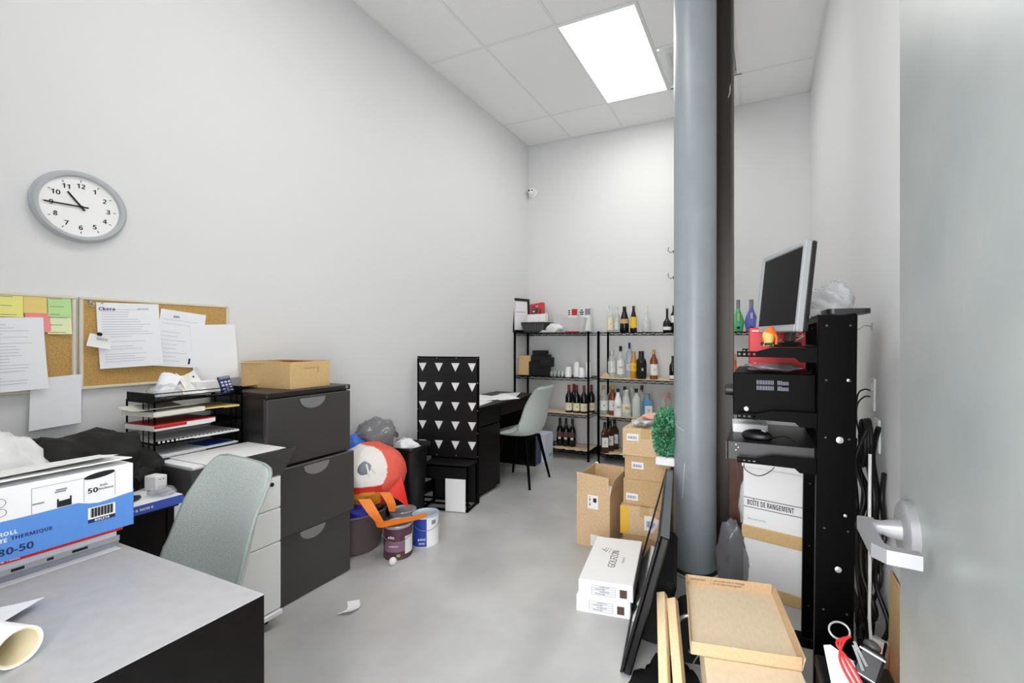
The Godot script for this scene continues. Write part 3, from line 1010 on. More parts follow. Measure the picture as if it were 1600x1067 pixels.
# chair local: sits facing +z, origin on the floor under the seat
func make_chair(label: String, xf: Transform3D) -> Node3D:
	var t := thing("shell_chair", label, "chair", xf, "felt shell chairs")
	var prof := [v3(0, 0.44, 0.24), v3(0, 0.455, 0.14), v3(0, 0.445, 0.0), v3(0, 0.445, -0.1), v3(0, 0.475, -0.17), v3(0, 0.56, -0.205), v3(0, 0.68, -0.225), v3(0, 0.8, -0.25), v3(0, 0.885, -0.275)]
	var wid := [0.2, 0.225, 0.238, 0.245, 0.25, 0.25, 0.238, 0.218, 0.204]
	var curl := [0.0, 0.012, 0.035, 0.065, 0.085, 0.085, 0.065, 0.048, 0.035]
	var nv := 49
	var nu := 25
	var IN := []
	var OUT := []
	for v in nv:
		var q := float(v) / (nv - 1) * (prof.size() - 1)
		var i := mini(int(q), prof.size() - 2)
		var fr := q - i
		var get_at := func(arr, k): return arr[clampi(k, 0, arr.size() - 1)]
		var p: Vector3 = (get_at.call(prof, i) as Vector3).cubic_interpolate(get_at.call(prof, i + 1), get_at.call(prof, i - 1), get_at.call(prof, i + 2), fr)
		var p2: Vector3 = (get_at.call(prof, i) as Vector3).cubic_interpolate(get_at.call(prof, i + 1), get_at.call(prof, i - 1), get_at.call(prof, i + 2), minf(fr + 0.05, 1.0))
		if p2.is_equal_approx(p): p2 = p + ((get_at.call(prof, i + 1) as Vector3) - (get_at.call(prof, i) as Vector3)) * 0.05
		var tan := (p2 - p).normalized()
		var nrm := v3(0, tan.z, -tan.y) * -1.0   # towards the sitter
		var w: float = lerpf(wid[i], wid[i + 1], fr)
		var c: float = lerpf(curl[i], curl[i + 1], fr)
		var e := 1.0 - float(v) / (nv - 1)
		if e < 0.13: w *= 0.62 + 0.38 * sqrt(1.0 - pow(1.0 - e / 0.13, 2.0))
		c *= minf(1.0, 0.35 + e / 0.3)
		var e0 := float(v) / (nv - 1)
		if e0 < 0.08: w *= 0.8 + 0.2 * sqrt(1.0 - pow(1.0 - e0 / 0.08, 2.0))
		for u in nu:
			var a := float(u) / (nu - 1) * 2.0 - 1.0
			var b := signf(a) * (1.0 - pow(1.0 - absf(a), 1.25))
			var thick := 0.022 * (1.0 - pow(absf(a), 6.0) * 0.6) * (1.0 if e > 0.02 else 0.6)
			var base := p + v3(b * w, 0, 0) + nrm * c * pow(absf(b), 2.4)
			IN.append(base + nrm * thick * 0.5)
			OUT.append(base - nrm * thick * 0.5)
	var flip := []
	for v in nv:
		for u in nu: flip.append(OUT[v * nu + nu - 1 - u])
	var s := st()
	grid(s, IN, nu, nv)
	grid(s, flip, nu, nv)
	var rim_in := []
	var rim_out := []
	for v in nv: rim_in.append(v * nu)
	for u in range(1, nu): rim_in.append((nv - 1) * nu + u)
	for v in range(nv - 2, -1, -1): rim_in.append(v * nu + nu - 1)
	for u in range(nu - 2, 0, -1): rim_in.append(u)
	var mid := []
	for k in rim_in.size():
		var a: int = rim_in[k]
		var b: int = rim_in[(k + 1) % rim_in.size()]
		quad(s, OUT[b], OUT[a], IN[a], IN[b])
		mid.append(((IN[a] as Vector3) + OUT[a]) / 2.0)
	part("shell", s, M.felt, t)
	mid.append(mid[0])
	s = st()
	tube(s, mid, 0.006, 6)
	part("piping", s, M.piping, t)
	s = st()
	box(s, v3(0, 0.418, 0.0), v3(0.26, 0.012, 0.26), 0.004)
	part("under_frame", s, M.black_metal, t)
	for q in [[-1, -1], [1, -1], [-1, 1], [1, 1]]:
		s = st()
		var top := v3(q[0] * 0.12, 0.418, q[1] * 0.12)
		var bot := v3(q[0] * 0.2, 0.0, q[1] * 0.2)
		var pts := []
		for k in 5: pts.append(top.lerp(bot, k / 4.0))
		tube(s, pts, 0.017, 8, 0.0105)
		part("leg", s, M.black_metal, t)
	return t


func build_left_desk() -> void:
	var t := thing("desk", "dark desk along the long wall behind the black jacket", "desk", turned(v3(-2.285, 0, -0.5)))
	var s := st()
	box2(s, v3(-0.32, 0.7, -0.45), v3(0.315, 0.73, 0.45), 0.002)
	part("desk_top", s, M.black_brown, t)
	s = st()
	box2(s, v3(-0.31, 0, -0.448), v3(0.29, 0.7, -0.425), 0.002)
	part("end_panel", s, M.black_brown, t)
	s = st()
	box2(s, v3(0.27, 0.36, -0.43), v3(0.285, 0.7, 0.44), 0.001)
	part("front_panel", s, M.black_brown, t)
	# jacket
	s = st()
	blob(s, v3(0, 0.06, 0), v3(0.19, 0.14, 0.165), 11, 0.34, 0.62, 0.0, null, 72, 44, true, 0.85)
	for q in [[v3(0.0, 0.1, -0.1), v3(0.12, 0.075, -0.13), v3(0.17, 0.04, -0.04)], [v3(-0.02, 0.1, 0.08), v3(0.0, 0.12, 0.18)]]:
		tube(s, smooth_path(q, 6), 0.07, 12, 0.035)
	solo("jacket", s, M.jacket, "crumpled black jacket heaped on the desk by the wall", "jacket", turned(v3(-2.34, 0.731, -0.83), 8))
	s = st()
	blob(s, v3(0, 0.13, 0), v3(0.12, 0.15, 0.1), 17, 0.3, 0.7, 0.0, null, 48, 32)
	blob(s, v3(0.08, 0.1, -0.07), v3(0.055, 0.06, 0.045), 18, 0.3, 0.9, 0.0, null, 32, 20)
	solo("plastic_bag", s, M.bag_white, "crumpled white plastic bag at the near end of the wall desk", "plastic bag", turned(v3(-2.1, 0.731, -0.545)))
	# flyers at the desk corner
	t = thing("brochure", "blue and white brochure hanging over the wall desk's front edge", "brochure", turned(v3(-2.05, 0.732, -0.83)))
	s = st()
	box2(s, v3(-0.13, 0, -0.13), v3(0.085, 0.008, 0.1), 0.001)
	part("pages", s, M.paper, t)
	s = st()
	box2(s, v3(0.0852, -0.024, -0.13), v3(0.0872, 0.0075, 0.1), 0.0005)
	part("cover", s, mat(0.25, 0.35, 0.72, 0.5), t, "blue printed cover edge")
	text("NEW & NOW 8", 0.0085, M.white, t, Transform3D(Basis(Vector3.UP, PI / 2), v3(0.0876, -0.008, 0.0)), "Droid Sans", true)
	t = thing("clear_bag", "small clear plastic packet of metal fittings by the jacket", "packet", turned(v3(-2.03, 0.7405, -0.925)))
	s = st()
	blob(s, v3(0, 0.012, 0), v3(0.05, 0.014, 0.034), 4, 0.3, 1.2, 0.0, null, 24, 14)
	part("film", s, M.film, t)
	s = st()
	for k in 5: box(s, v3(-0.025 + 0.012 * k, 0.008, 0.006 * (k % 3 - 1)), v3(0.008, 0.008, 0.03), 0.002, turned(V0, 35 * k))
	part("fitting", s, M.print_grey, t)
	s = st()
	box(s, v3(0, 0.008, 0), v3(0.035, 0.015, 0.075), 0.005)
	solo("remote_control", s, M.black_plastic, "small black remote lying on papers by the jacket", "remote", turned(v3(-2.03, 0.7405, -0.83), 35))
	t = thing("adapter_box", "small white device box standing between jacket and tray", "box", turned(v3(-2.115, 0.7405, -0.945), 10))
	s = st()
	box2(s, v3(-0.03, 0, -0.02), v3(0.03, 0.055, 0.02), 0.003)
	part("body", s, M.white, t)
	s = st()
	for k in 2: box(s, v3(0.0302, 0.042, -0.006 + 0.012 * k), v3(0.001, 0.003, 0.004))
	part("port", s, M.print_black, t)
	# pedestal
	t = thing("drawer_pedestal", "white three-drawer pedestal on casters beside the dark filing cabinet", "drawer unit", turned(v3(-2.305, 0, -1.168)))
	s = st()
	box2(s, v3(-0.285, 0.075, -0.208), v3(0.262, 0.69, 0.208), 0.003)
	part("body", s, M.pedestal, t)
	s = st()
	box2(s, v3(-0.285, 0.05, -0.212), v3(0.284, 0.074, 0.212), 0.004)
	part("plinth", s, M.white, t)
	var ys := [0.078, 0.385, 0.54, 0.688]
	for k in 3:
		s = st()
		box2(s, v3(0.263, ys[k] + 0.002, -0.208), v3(0.275, ys[k + 1] - 0.002, 0.208), 0.003)
		var dr := part("drawer", s, M.pedestal, t)
		if k == 2:
			s = st()
			X = turned(v3(0.275, 0.655, -0.165), 0, 0, -90)
			disc(s, 0.009, 0.004, 0, 16)
			X = Transform3D.IDENTITY
			part("lock", s, M.black_plastic, dr)
	for q in [[0.2, -0.165], [0.2, 0.165], [-0.22, -0.165], [-0.22, 0.165]]:
		var c := Node3D.new()
		c.name = "caster"
		t.add_child(c, true)
		c.position = v3(q[0], 0, q[1])
		s = st()
		for k in [-1, 1]:
			X = turned(v3(0.008, 0.024, k * 0.013 - 0.006), 0, 90)
			lathe(s, [Vector2(0, 0), Vector2(0.02, 0), Vector2(0.024, 0.004), Vector2(0.024, 0.008), Vector2(0.02, 0.012), Vector2(0, 0.012)], 18)
		X = Transform3D.IDENTITY
		part("wheel", s, M.black_plastic, c)
		s = st()
		box(s, v3(0.004, 0.038, 0), v3(0.034, 0.022, 0.012), 0.004)
		part("fork", s, M.chrome, c)
	# flared tray box on the pedestal
	t = thing("tray_box", "dark grey flared tray lying on the white pedestal", "tray", turned(v3(-2.165, 0.691, -1.2)))
	s = st()
	var bot := [v3(-0.13, 0, 0.175), v3(0.135, 0, 0.175), v3(0.135, 0, -0.185), v3(-0.13, 0, -0.185)]
	var top := [v3(-0.15, 0.118, 0.2), v3(0.17, 0.118, 0.2), v3(0.17, 0.118, -0.225), v3(-0.15, 0.118, -0.225)]
	for k in 4:
		var a: Vector3 = bot[k]
		var b: Vector3 = bot[(k + 1) % 4]
		var c: Vector3 = top[(k + 1) % 4]
		var d: Vector3 = top[k]
		quad(s, a, b, c, d)
		var inn := v3(0.97, 1, 0.97)
		quad(s, d * inn, c * inn, b * inn + v3(0, 0.005, 0), a * inn + v3(0, 0.005, 0))
		quad(s, d, c, c * inn, d * inn)
	quad(s, bot[3], bot[2], bot[1], bot[0])
	quad(s, bot[0] + v3(0, 0.004, 0), bot[1] + v3(0, 0.004, 0), bot[2] + v3(0, 0.004, 0), bot[3] + v3(0, 0.004, 0))
	part("tray", s, M.cabinet, t)
	s = st()
	box2(s, v3(-0.12, 0.005, -0.18), v3(0.12, 0.117, 0.17), 0.002)
	solo("paper_stack", s, M.paper, "stack of white paper filling the flared dark tray", "paper", turned(v3(-2.163, 0.691, -1.2)))
	s = st()
	box2(s, v3(-0.13, 0, -0.19), v3(0.15, 0.003, 0.13), 0.001)
	box(s, v3(0.08, 0.0035, -0.15), v3(0.012, 0.0008, 0.05))
	solo("document_folder", s, M.white, "white folder lying on top of the flared tray", "folder", turned(v3(-2.165, 0.8095, -1.2), 0))
	build_letter_tray()


func build_letter_tray() -> void:
	var W := 0.347   # along z
	var D := 0.22
	var t := thing("letter_tray", "black wire five-tier letter tray full of papers", "letter tray", turned(v3(-2.44, 0.691, -1.21)))
	var s: SurfaceTool
	for q in [[1, 1], [1, -1], [-1, 1], [-1, -1]]:
		s = st()
		bar(s, v3(q[0] * D / 2, 0.0, q[1] * W / 2), v3(q[0] * D / 2, 0.36, q[1] * W / 2), 0.006, 0.006, 0.001)
		part("post", s, M.black_metal, t)
	for k in [-1, 1]:
		s = st()
		for i in 2:
			var x := D / 2 - D * (i + 1) / 5.0
			bar(s, v3(x, 0.0, k * W / 2), v3(x, 0.35, k * W / 2), 0.003, 0.003)
		bar(s, v3(-D / 2, 0.352, k * W / 2), v3(D / 2, 0.352, k * W / 2), 0.005, 0.005)
		part("side_wire", s, M.black_metal, t, "", "stuff")
	for k in 5:
		s = st()
		var y := 0.115 + 0.06 * k
		box(s, v3(0, y, 0), v3(D, 0.002, W))
		for q in [-1, 1]: bar(s, v3(q * D / 2, y + 0.003, -W / 2), v3(q * D / 2, y + 0.003, W / 2), 0.005, 0.005)
		for q in [-1, 1]: bar(s, v3(-D / 2, y + 0.003, q * W / 2), v3(D / 2, y + 0.003, q * W / 2), 0.005, 0.005)
		if k == 1:
			for i in 22: box(s, v3(D / 2, y + 0.009, -W / 2 + W * (i + 0.5) / 22), v3(0.003, 0.012, 0.007))
		if k == 4:
			for q in [-1, 1]:
				box(s, v3(q * D / 2, y + 0.02, 0), v3(0.002, 0.004, W))
				box(s, v3(0, y + 0.019, q * W / 2), v3(D, 0.036, 0.002))
			bar(s, v3(D / 2, y + 0.036, -W / 2), v3(D / 2, y + 0.036, W / 2), 0.004, 0.004)
		part("tier", s, M.black_metal, t)
	var P := [
		["paper_stack", 0, 0.0, 0.012, 0.02, 0.21, 0.31, M.paper, "white and blue papers in the lowest tier of the wire tray", 2.0],
		["paper_stack", 1, 0.0, 0.01, 0.02, 0.21, 0.32, M.white_matte, "white papers in the second-lowest tier of the wire tray", -1.0],
		["booklet", 2, 0.07, 0.022, 0.05, 0.2, 0.24, M.white, "white booklet with red cover in the middle tier", 4.0],
		["paper_stack", 3, 0.1, 0.02, 0.06, 0.21, 0.2, M.paper_warm, "curled white papers in the tier under the top basket", 6.0],
		["envelope", 3, -0.085, 0.009, 0.03, 0.2, 0.16, M.note_orange, "yellow envelope at the far end under the top basket", -3.0]]
	for p in P:
		s = st()
		var y: float = 0.691 + 0.117 + 0.06 * p[1]
		box(s, v3(0, p[3] / 2, 0), v3(p[5], p[3], p[6]), 0.001)
		if p[0] == "paper_stack" and p[1] == 3:
			X = turned(v3(0.01, p[3] + 0.003, 0.02), 0, -90)
			sheet(s, 0.2, 0.2, func(u, v): return v3(0, 0, 0.014 * pow(absf(u - 0.5) * 2.0, 2.0)), 6)
			X = Transform3D.IDENTITY
		var o := thing(p[0], p[8], "paper", turned(v3(-2.44 + p[4] * 0.4, y, -1.21 + p[2]), p[9]))
		part("pages", s, p[7], o)
		if p[1] == 2:
			s = st()
			box(s, v3(0, p[3] + 0.0015, 0), v3(p[5] + 0.002, 0.003, p[6]), 0.0005)
			box(s, v3(p[5] / 2 + 0.001, p[3] * 0.7, 0.06), v3(0.002, p[3] * 0.5, 0.12))
			part("cover", s, M.print_red, o)
		if p[1] == 0:
			s = st()
			box(s, v3(0.02, p[3] + 0.001, -0.08), v3(0.14, 0.002, 0.12))
			part("cover", s, M.can_blue, o, "blue sheet")
	# loose things in the top basket
	var yb := 0.691 + 0.115 + 0.24 + 0.003
	s = st()
	blob(s, v3(0, 0.025, 0), v3(0.05, 0.032, 0.05), 23, 0.4, 0.9, 0.0, null, 28, 18)
	solo("plastic_bag", s, M.film, "crumpled clear bag in the top basket of the wire tray", "plastic bag", turned(v3(-2.43, yb, -1.12)))
	for k in 3:
		s = st()
		sheet(s, 0.08, 0.13, func(u, v): return v3(0, 0.0, 0.02 * sin(u * 5.0 + k) * v), 6)
		solo("receipt", s, [M.paper, M.paper_warm, M.white_matte][k], ["white receipt slip leaning at the near end of the top basket", "cream receipt slip leaning in the middle of the top basket", "white receipt slip lying across the top basket's back"][k], "receipt", Transform3D(Basis.from_euler(v3(-0.75, 0.5 + 0.5 * k, 0.2)), v3(-2.45, yb + 0.055, -1.13 - 0.05 * k)), "receipts in the basket")
	t = thing("calculator", "small calculator with dark blue keys leaning in the top basket", "calculator", Transform3D(Basis.from_euler(v3(-0.35, PI / 2, 0.12)), v3(-2.355, yb + 0.045, -1.325)))
	s = st()
	box(s, V0, v3(0.055, 0.085, 0.009), 0.003)
	part("body", s, M.navy, t)
	for i in 3:
		for j in 4:
			s = st()
			box(s, v3(-0.016 + 0.016 * i, -0.032 + 0.015 * j, 0.006), v3(0.011, 0.009, 0.003), 0.001)
			part("key", s, M.print_pale, t)
	s = st()
	box(s, v3(0, 0.034, 0.0055), v3(0.043, 0.01, 0.002))
	part("display", s, M.print_grey, t)
	for k in 4:
		s = st()
		X = turned(V0, 0, 0, 90)
		tube(s, [v3(0, -0.06, 0), v3(0, 0.06, 0)], 0.0045, 8)
		X = Transform3D.IDENTITY
		solo("pen", s, [M.print_black, M.silver, M.print_black, M.print_grey][k], ["black pen lying nearest in the top basket", "silver pen lying in the top basket", "second black pen lying deeper in the top basket", "grey pen lying at the far end of the basket"][k], "pen", turned(v3(-2.37 - 0.02 * k, yb + 0.006, -1.18 - 0.035 * k), 70 + 12 * k), "pens in the basket")
	t = thing("small_box", "small open white box at the back of the top basket", "box", turned(v3(-2.47, yb, -1.29), 8))
	s = st()
	box2(s, v3(-0.04, 0, -0.055), v3(0.04, 0.062, 0.055), 0.002)
	part("body", s, M.white, t)
	s = st()
	box(s, v3(0.0, 0.075, 0.03), v3(0.05, 0.03, 0.004), 0.001, turned(V0, 20, 0, 30))
	part("flap", s, M.label_brown, t)


func build_cabinet() -> void:
	var t := thing("filing_cabinet", "dark three-drawer metal filing cabinet with half-moon grips", "filing cabinet", turned(v3(-2.375, 0, -1.6225)))
	var hz := 0.2375
	var s := st()
	box2(s, v3(-0.225, 0.012, -hz + 0.004), v3(0.205, 1.04, hz - 0.004), 0.004)
	box2(s, v3(-0.2, 0.0, -hz + 0.02), v3(0.18, 0.012, hz - 0.02))
	part("body", s, M.cabinet_side, t)
	s = st()
	box2(s, v3(-0.228, 1.028, -hz), v3(0.23, 1.056, hz), 0.004)
	part("top_panel", s, M.cabinet_side, t)
	var rows := [[0.004, 0.347, 0.0], [0.352, 0.684, 0.03], [0.69, 1.022, 0.0]]
	for r in rows:
		s = st()
		box2(s, v3(0.206 + r[2], r[0], -hz + 0.002), v3(0.23 + r[2], r[1], hz - 0.002), 0.003)
		if r[2] > 0.0: box2(s, v3(0.1, r[0] + 0.02, -hz + 0.02), v3(0.206 + r[2], r[1] - 0.05, hz - 0.02))
		var d := part("drawer", s, M.cabinet, t)
		s = st()   # half-moon grip
		var o := [Vector2(-0.074, 0.0)]
		for k in 17:
			var a := PI + PI * k / 16.0
			o.append(Vector2(0.072 * cos(a), 0.052 * sin(a) - 0.002))
		o.append(Vector2(0.074, 0.0))
		X = Transform3D(Basis(Vector3.UP, PI / 2), v3(0.2302 + r[2], r[1] - 0.012, 0))
		prism(s, o, 0, 0.004)
		X = Transform3D.IDENTITY
		part("grip", s, M.grip, d)
	s = st()
	X = turned(v3(0.23, 1.043, -hz + 0.028), 0, 0, -90)
	disc(s, 0.009, 0.004, 0, 16)
	X = Transform3D.IDENTITY
	part("lock", s, M.chrome, t)
	# cardboard tray box on top
	t = thing("cardboard_box", "brown open cardboard box with cut-out hand hole on the filing cabinet", "box", turned(v3(-2.385, 1.0565, -1.645), 3))
	var w := 0.37
	var dz := 0.235
	var h := 0.138
	s = st()
	box2(s, v3(-w / 2, 0, -dz / 2), v3(w / 2, 0.004, dz / 2))
	for k in [-1, 1]:
		box2(s, v3(-w / 2, 0.0, k * dz / 2 - 0.002), v3(w / 2, h, k * dz / 2 + 0.002), 0.001)
	box2(s, v3(-w / 2 - 0.002, 0, -dz / 2), v3(-w / 2 + 0.002, h, dz / 2), 0.001)
	# front wall with the slot
	X = Transform3D(Basis(Vector3.UP, PI / 2), v3(w / 2, 0, 0))
	box2(s, v3(-dz / 2, 0, -0.002), v3(dz / 2, 0.082, 0.002))
	box2(s, v3(-dz / 2, 0.108, -0.002), v3(dz / 2, h, 0.002))
	box2(s, v3(-dz / 2, 0.082, -0.002), v3(-0.045, 0.108, 0.002))
	box2(s, v3(0.045, 0.082, -0.002), v3(dz / 2, 0.108, 0.002))
	box2(s, v3(-0.045, 0.081, -0.006), v3(0.045, 0.108, -0.003))
	X = Transform3D.IDENTITY
	part("body", s, M.card_tan, t)
	s = st()
	box(s, v3(-0.1, h + 0.001, dz / 2 - 0.02), v3(0.16, 0.003, 0.05), 0.001, turned(V0, 0, 4))
	box(s, v3(-0.02, h + 0.002, -dz / 2 + 0.03), v3(0.3, 0.003, 0.06), 0.001, turned(V0, 0, -3))
	part("flap", s, M.card_tan, t)
	s = st()
	sheet(s, 0.12, 0.16, func(u, v): return v3(0, 0, 0.014 * u * u + 0.002), 6)
	solo("loose_sheet", s, M.paper, "white sheet sticking out beside the box on the filing cabinet", "paper", Transform3D(Basis(Vector3.RIGHT, -PI / 2).rotated(Vector3.UP, deg_to_rad(10)), v3(-2.48, 1.0568, -1.46)))


# ---------------------------------------------------------------- middle of the room
func panel_colour(d: Vector3) -> Color:   # the printed panels of the inflatable; d is a direction from its centre
	var r := v3(0.689, 0, -0.725)
	var u := v3(-0.18, 0.965, -0.19)
	var a := d.dot(r)
	var b := d.dot(u)
	if Vector2(a + 0.28, b - 0.16).length() < 0.78 and b > -0.32: return lin(0.95, 0.93, 0.91)
	if b > -0.3 or (a > 0.35 and b > -0.62): return lin(0.95, 0.4, 0.32)
	if b > -0.5 or a > 0.3: return lin(0.88, 0.17, 0.12)
	return lin(0.93, 0.62, 0.2)


func build_middle() -> void:
	# waste bin
	var t := thing("waste_bin", "tall dark plastic waste bin beside the black display stand", "bin", turned(v3(-2.445, 0, -2.605), 8))
	var s := st()
	var rings := [[0.0, 0.115, 0.085], [0.02, 0.12, 0.09], [0.49, 0.145, 0.12], [0.5, 0.158, 0.133], [0.53, 0.162, 0.136], [0.53, 0.153, 0.127], [0.49, 0.139, 0.114], [0.03, 0.112, 0.082]]
	var P := []
	var n := 32
	for r in rings:
		for u in n:
			var a: float = TAU * u / n
			P.append(v3(r[1] * signf(cos(a)) * pow(absf(cos(a)), 0.45), r[0], -r[2] * signf(sin(a)) * pow(absf(sin(a)), 0.45)))
	grid(s, P, n, rings.size(), true)
	var base := []
	for u in n: base.append(Vector2(P[u].x, P[u].z))
	prism_xz(s, base, 0.0, 0.004)
	part("body", s, M.black_plastic, t)
	s = st()
	blob(s, v3(0.0, 0.47, 0.0), v3(0.105, 0.085, 0.08), 41, 0.35, 0.8, 0.4, null, 36, 22)
	solo("waste_paper", s, M.paper, "crumpled white paper filling the waste bin", "waste paper", turned(v3(-2.445, 0, -2.605), 8), "", "stuff")
	# balloon bag, tub
	t = thing("storage_tub", "brown-grey plastic tub with a blue cloth beside the filing cabinet", "tub", turned(v3(-2.38, 0, -2.08), 0))
	s = st()
	lathe(s, [Vector2(0, 0.004), Vector2(0.15, 0.004), Vector2(0.15, 0.0), Vector2(0.165, 0.01), Vector2(0.2, 0.23), Vector2(0.212, 0.24), Vector2(0.205, 0.246), Vector2(0.192, 0.236), Vector2(0.158, 0.02), Vector2(0, 0.012)], 32)
	part("body", s, mat(0.4, 0.34, 0.35, 0.4), t)
	s = st()
	blob(s, v3(0.0, 0.2, 0.0), v3(0.135, 0.1, 0.135), 43, 0.25, 0.8, 0.1, null, 40, 24)
	solo("blue_cloth", s, mat(0.2, 0.22, 0.72, 0.6), "bright blue cloth stuffed into the brown-grey tub", "cloth", turned(v3(-2.38, 0, -2.08)))
	s = st()
	for k in 3:
		blob(s, v3(0.09 + 0.02 * k, 0.25 + 0.02 * k, -0.1 - 0.03 * k), v3(0.06, 0.035, 0.06), 51 + k, 0.4, 1.0, 0.02, null, 24, 14)
	solo("foil_wrap", s, M.label_brown, "crinkled brown foil packaging on the tub's far rim", "packaging", turned(v3(-2.38, 0, -2.08)))
	t = thing("printed_balloon", "large white, red and orange printed inflatable slumped on the tub", "inflatable", turned(v3(-2.34, 0.262, -2.18), 0))
	s = st()
	blob(s, v3(0, 0.17, 0), v3(0.2, 0.19, 0.21), 61, 0.12, 0.5, 0.0, panel_colour, 130, 90)
	part("skin", s, M.tinted_cloth, t)
	s = st()   # dark eye-like print on the white panel
	blob(s, v3(0.1, 0.245, 0.13), v3(0.04, 0.05, 0.05), 62, 0.1, 0.6, 0.0, null, 24, 16)
	part("dark_patch", s, M.print_grey, t)
	s = st()
	for k in 2: tube(s, smooth_path([v3(0.135 + 0.012 * k, 0.29 - 0.03 * k, 0.155 - 0.03 * k), v3(0.145 + 0.012 * k, 0.245, 0.15 - 0.03 * k), v3(0.15 + 0.02 * k, 0.195 - 0.005 * k, 0.145 - 0.05 * k)], 4), 0.006, 6)
	part("white_streak", s, M.white, t)
	s = st()
	var fl := []
	for v in 7:
		for u in 5:
			var p := v3(0.14, 0.24, -0.09).lerp(v3(0.15, 0.1, 0.05), u / 4.0).lerp(v3(0.27, -0.03, -0.06), v / 6.0)
			fl.append(p + v3(0.05, 0.03, 0.04) * sin(PI * v / 6.0) * 0.6)
	grid(s, fl, 5, 7)
	var fb := []
	for v in 7:
		for u in 5: fb.append((fl[v * 5 + 4 - u] as Vector3) - v3(0.002, 0.002, 0.002))
	grid(s, fb, 5, 7)
	part("red_flap", s, mat(0.9, 0.2, 0.14, 0.5), t, "red fabric flap hanging to the can")
	t = thing("plastic_bag", "grey and blue plastic bag bulging above the printed inflatable", "plastic bag", turned(v3(-2.48, 0.53, -2.36)))
	s = st()
	blob(s, v3(0, 0.1, 0), v3(0.12, 0.12, 0.13), 71, 0.25, 0.7, 0.0, null, 40, 26)
	part("grey_bag", s, M.film_dark, t)
	s = st()
	blob(s, v3(-0.04, 0.05, 0.12), v3(0.07, 0.08, 0.07), 72, 0.25, 0.7, 0.0, null, 36, 22)
	part("blue_bag", s, mat(0.3, 0.5, 0.92, 0.4), t)
	# orange ribbon hanging from the inflatable over the can
	s = st()
	for q in [[[v3(-2.17, 0.36, -1.98), v3(-2.1, 0.29, -1.98), v3(-2.085, 0.22, -2.02)], v3(-0.35, 0.1, 0.5), 0.07],
			[[v3(-2.085, 0.225, -1.985), v3(-2.09, 0.203, -2.03), v3(-2.04, 0.2, -2.11), v3(-1.98, 0.2, -2.19), v3(-1.945, 0.206, -2.26)], v3(0.6, 0.0, 0.45), 0.1],
			[[v3(-2.13, 0.37, -2.1), v3(-2.1, 0.3, -2.12), v3(-2.11, 0.24, -2.14)], v3(-0.35, 0.1, 0.5), 0.06]]:
		var pts := smooth_path(q[0], 6)
		var side: Vector3 = (q[1] as Vector3).normalized()
		var PP := []
		for k in pts.size():
			var w: float = q[2] * (1.0 - 0.5 * pow(float(k) / pts.size(), 2.0))
			PP.append((pts[k] as Vector3) - side * w * 0.5)
			PP.append((pts[k] as Vector3) + side * w * 0.5)
		grid(s, PP, 2, pts.size())
		var QQ := []
		for k in pts.size():
			QQ.append(PP[2 * k + 1] - v3(0.001, 0.0015, 0))
			QQ.append(PP[2 * k] - v3(0.001, 0.0015, 0))
		grid(s, QQ, 2, pts.size())
	solo("orange_ribbon", s, M.orange, "orange fabric strap draped from the inflatable over the paint cans", "strap")
	# paint cans
	var cans := [[v3(-2.033, 0, -2.109), M.purple_can, M.mauve, "purple paint can with a white label panel under the orange strap", 40.0], [v3(-1.99, 0, -2.305), M.white, M.can_blue, "white and blue paint can nearest the waste bin", 45.0], [v3(-2.165, 0, -2.29), M.cap_silver, M.print_grey, "silver paint can behind the purple one", 45.0]]
	for k in 3:
		var c: Array = cans[k]
		t = thing("paint_can", c[3], "paint can", turned(c[0], c[4]), "paint cans")
		s = st()
		lathe(s, [Vector2(0, 0.003), Vector2(0.078, 0.003), Vector2(0.08, 0.0), Vector2(0.083, 0.004), Vector2(0.082, 0.008), Vector2(0.082, 0.185)], 36)
		part("body", s, c[1], t)
		s = st()
		lathe(s, [Vector2(0.082, 0.184), Vector2(0.0845, 0.187), Vector2(0.0845, 0.194), Vector2(0.081, 0.195), Vector2(0.078, 0.19), Vector2(0.07, 0.19), Vector2(0.068, 0.194), Vector2(0.06, 0.188), Vector2(0, 0.188)], 36)
		part("lid", s, M.cap_silver if k != 1 else mat(0.78, 0.84, 0.9, 0.35, 0.3), t)
		s = st()
		if k == 0:
			arc_sheet(s, 0.0826, 0.05, 0.11, -60, 30, 14)
			part("label_band", s, c[2], t)
			s = st()
			arc_sheet(s, 0.0829, 0.03, 0.135, 32, 82, 8)
			part("label_panel", s, M.label_white, t)
			text("elite", 0.014, M.white, t, turned(v3(-0.034, 0.137, 0.0775), -24), "Droid Sans", true)
			text("interior", 0.012, M.white, t, turned(v3(-0.02, 0.085, 0.0808), -14))
			s = st()
			arc_sheet(s, 0.0829, 0.02, 0.036, -2, 12, 4)
			part("label_mark", s, mat(0.6, 0.75, 0.35, 0.5), t)
		elif k == 1:
			arc_sheet(s, 0.0826, 0.008, 0.18, -70, 0, 14)
			part("label_band", s, c[2], t)
			s = st()
			arc_sheet(s, 0.0829, 0.14, 0.165, 22, 42, 8)
			part("label_mark", s, M.print_grey, t)
			text("paint", 0.014, M.white, t, turned(v3(-0.03, 0.055, 0.079), -20), "Droid Sans", true)
			text("semi", 0.012, M.white, t, turned(v3(-0.03, 0.03, 0.079), -20), "Droid Sans", true)
		else:
			arc_sheet(s, 0.0826, 0.02, 0.17, -10, 90, 14)
			part("label_band", s, M.label_white, t)
		s = st()
		var pts := []
		for i in 15:
			var a := PI * i / 14.0
			pts.append(v3(0.088 * cos(a), 0.165 - 0.055 * sin(a), 0.09 * sin(a)))
		tube(s, pts, 0.002, 6)
		part("handle", s, M.chrome, t)
	s = st()
	lathe(s, ball(0.0215), 20)
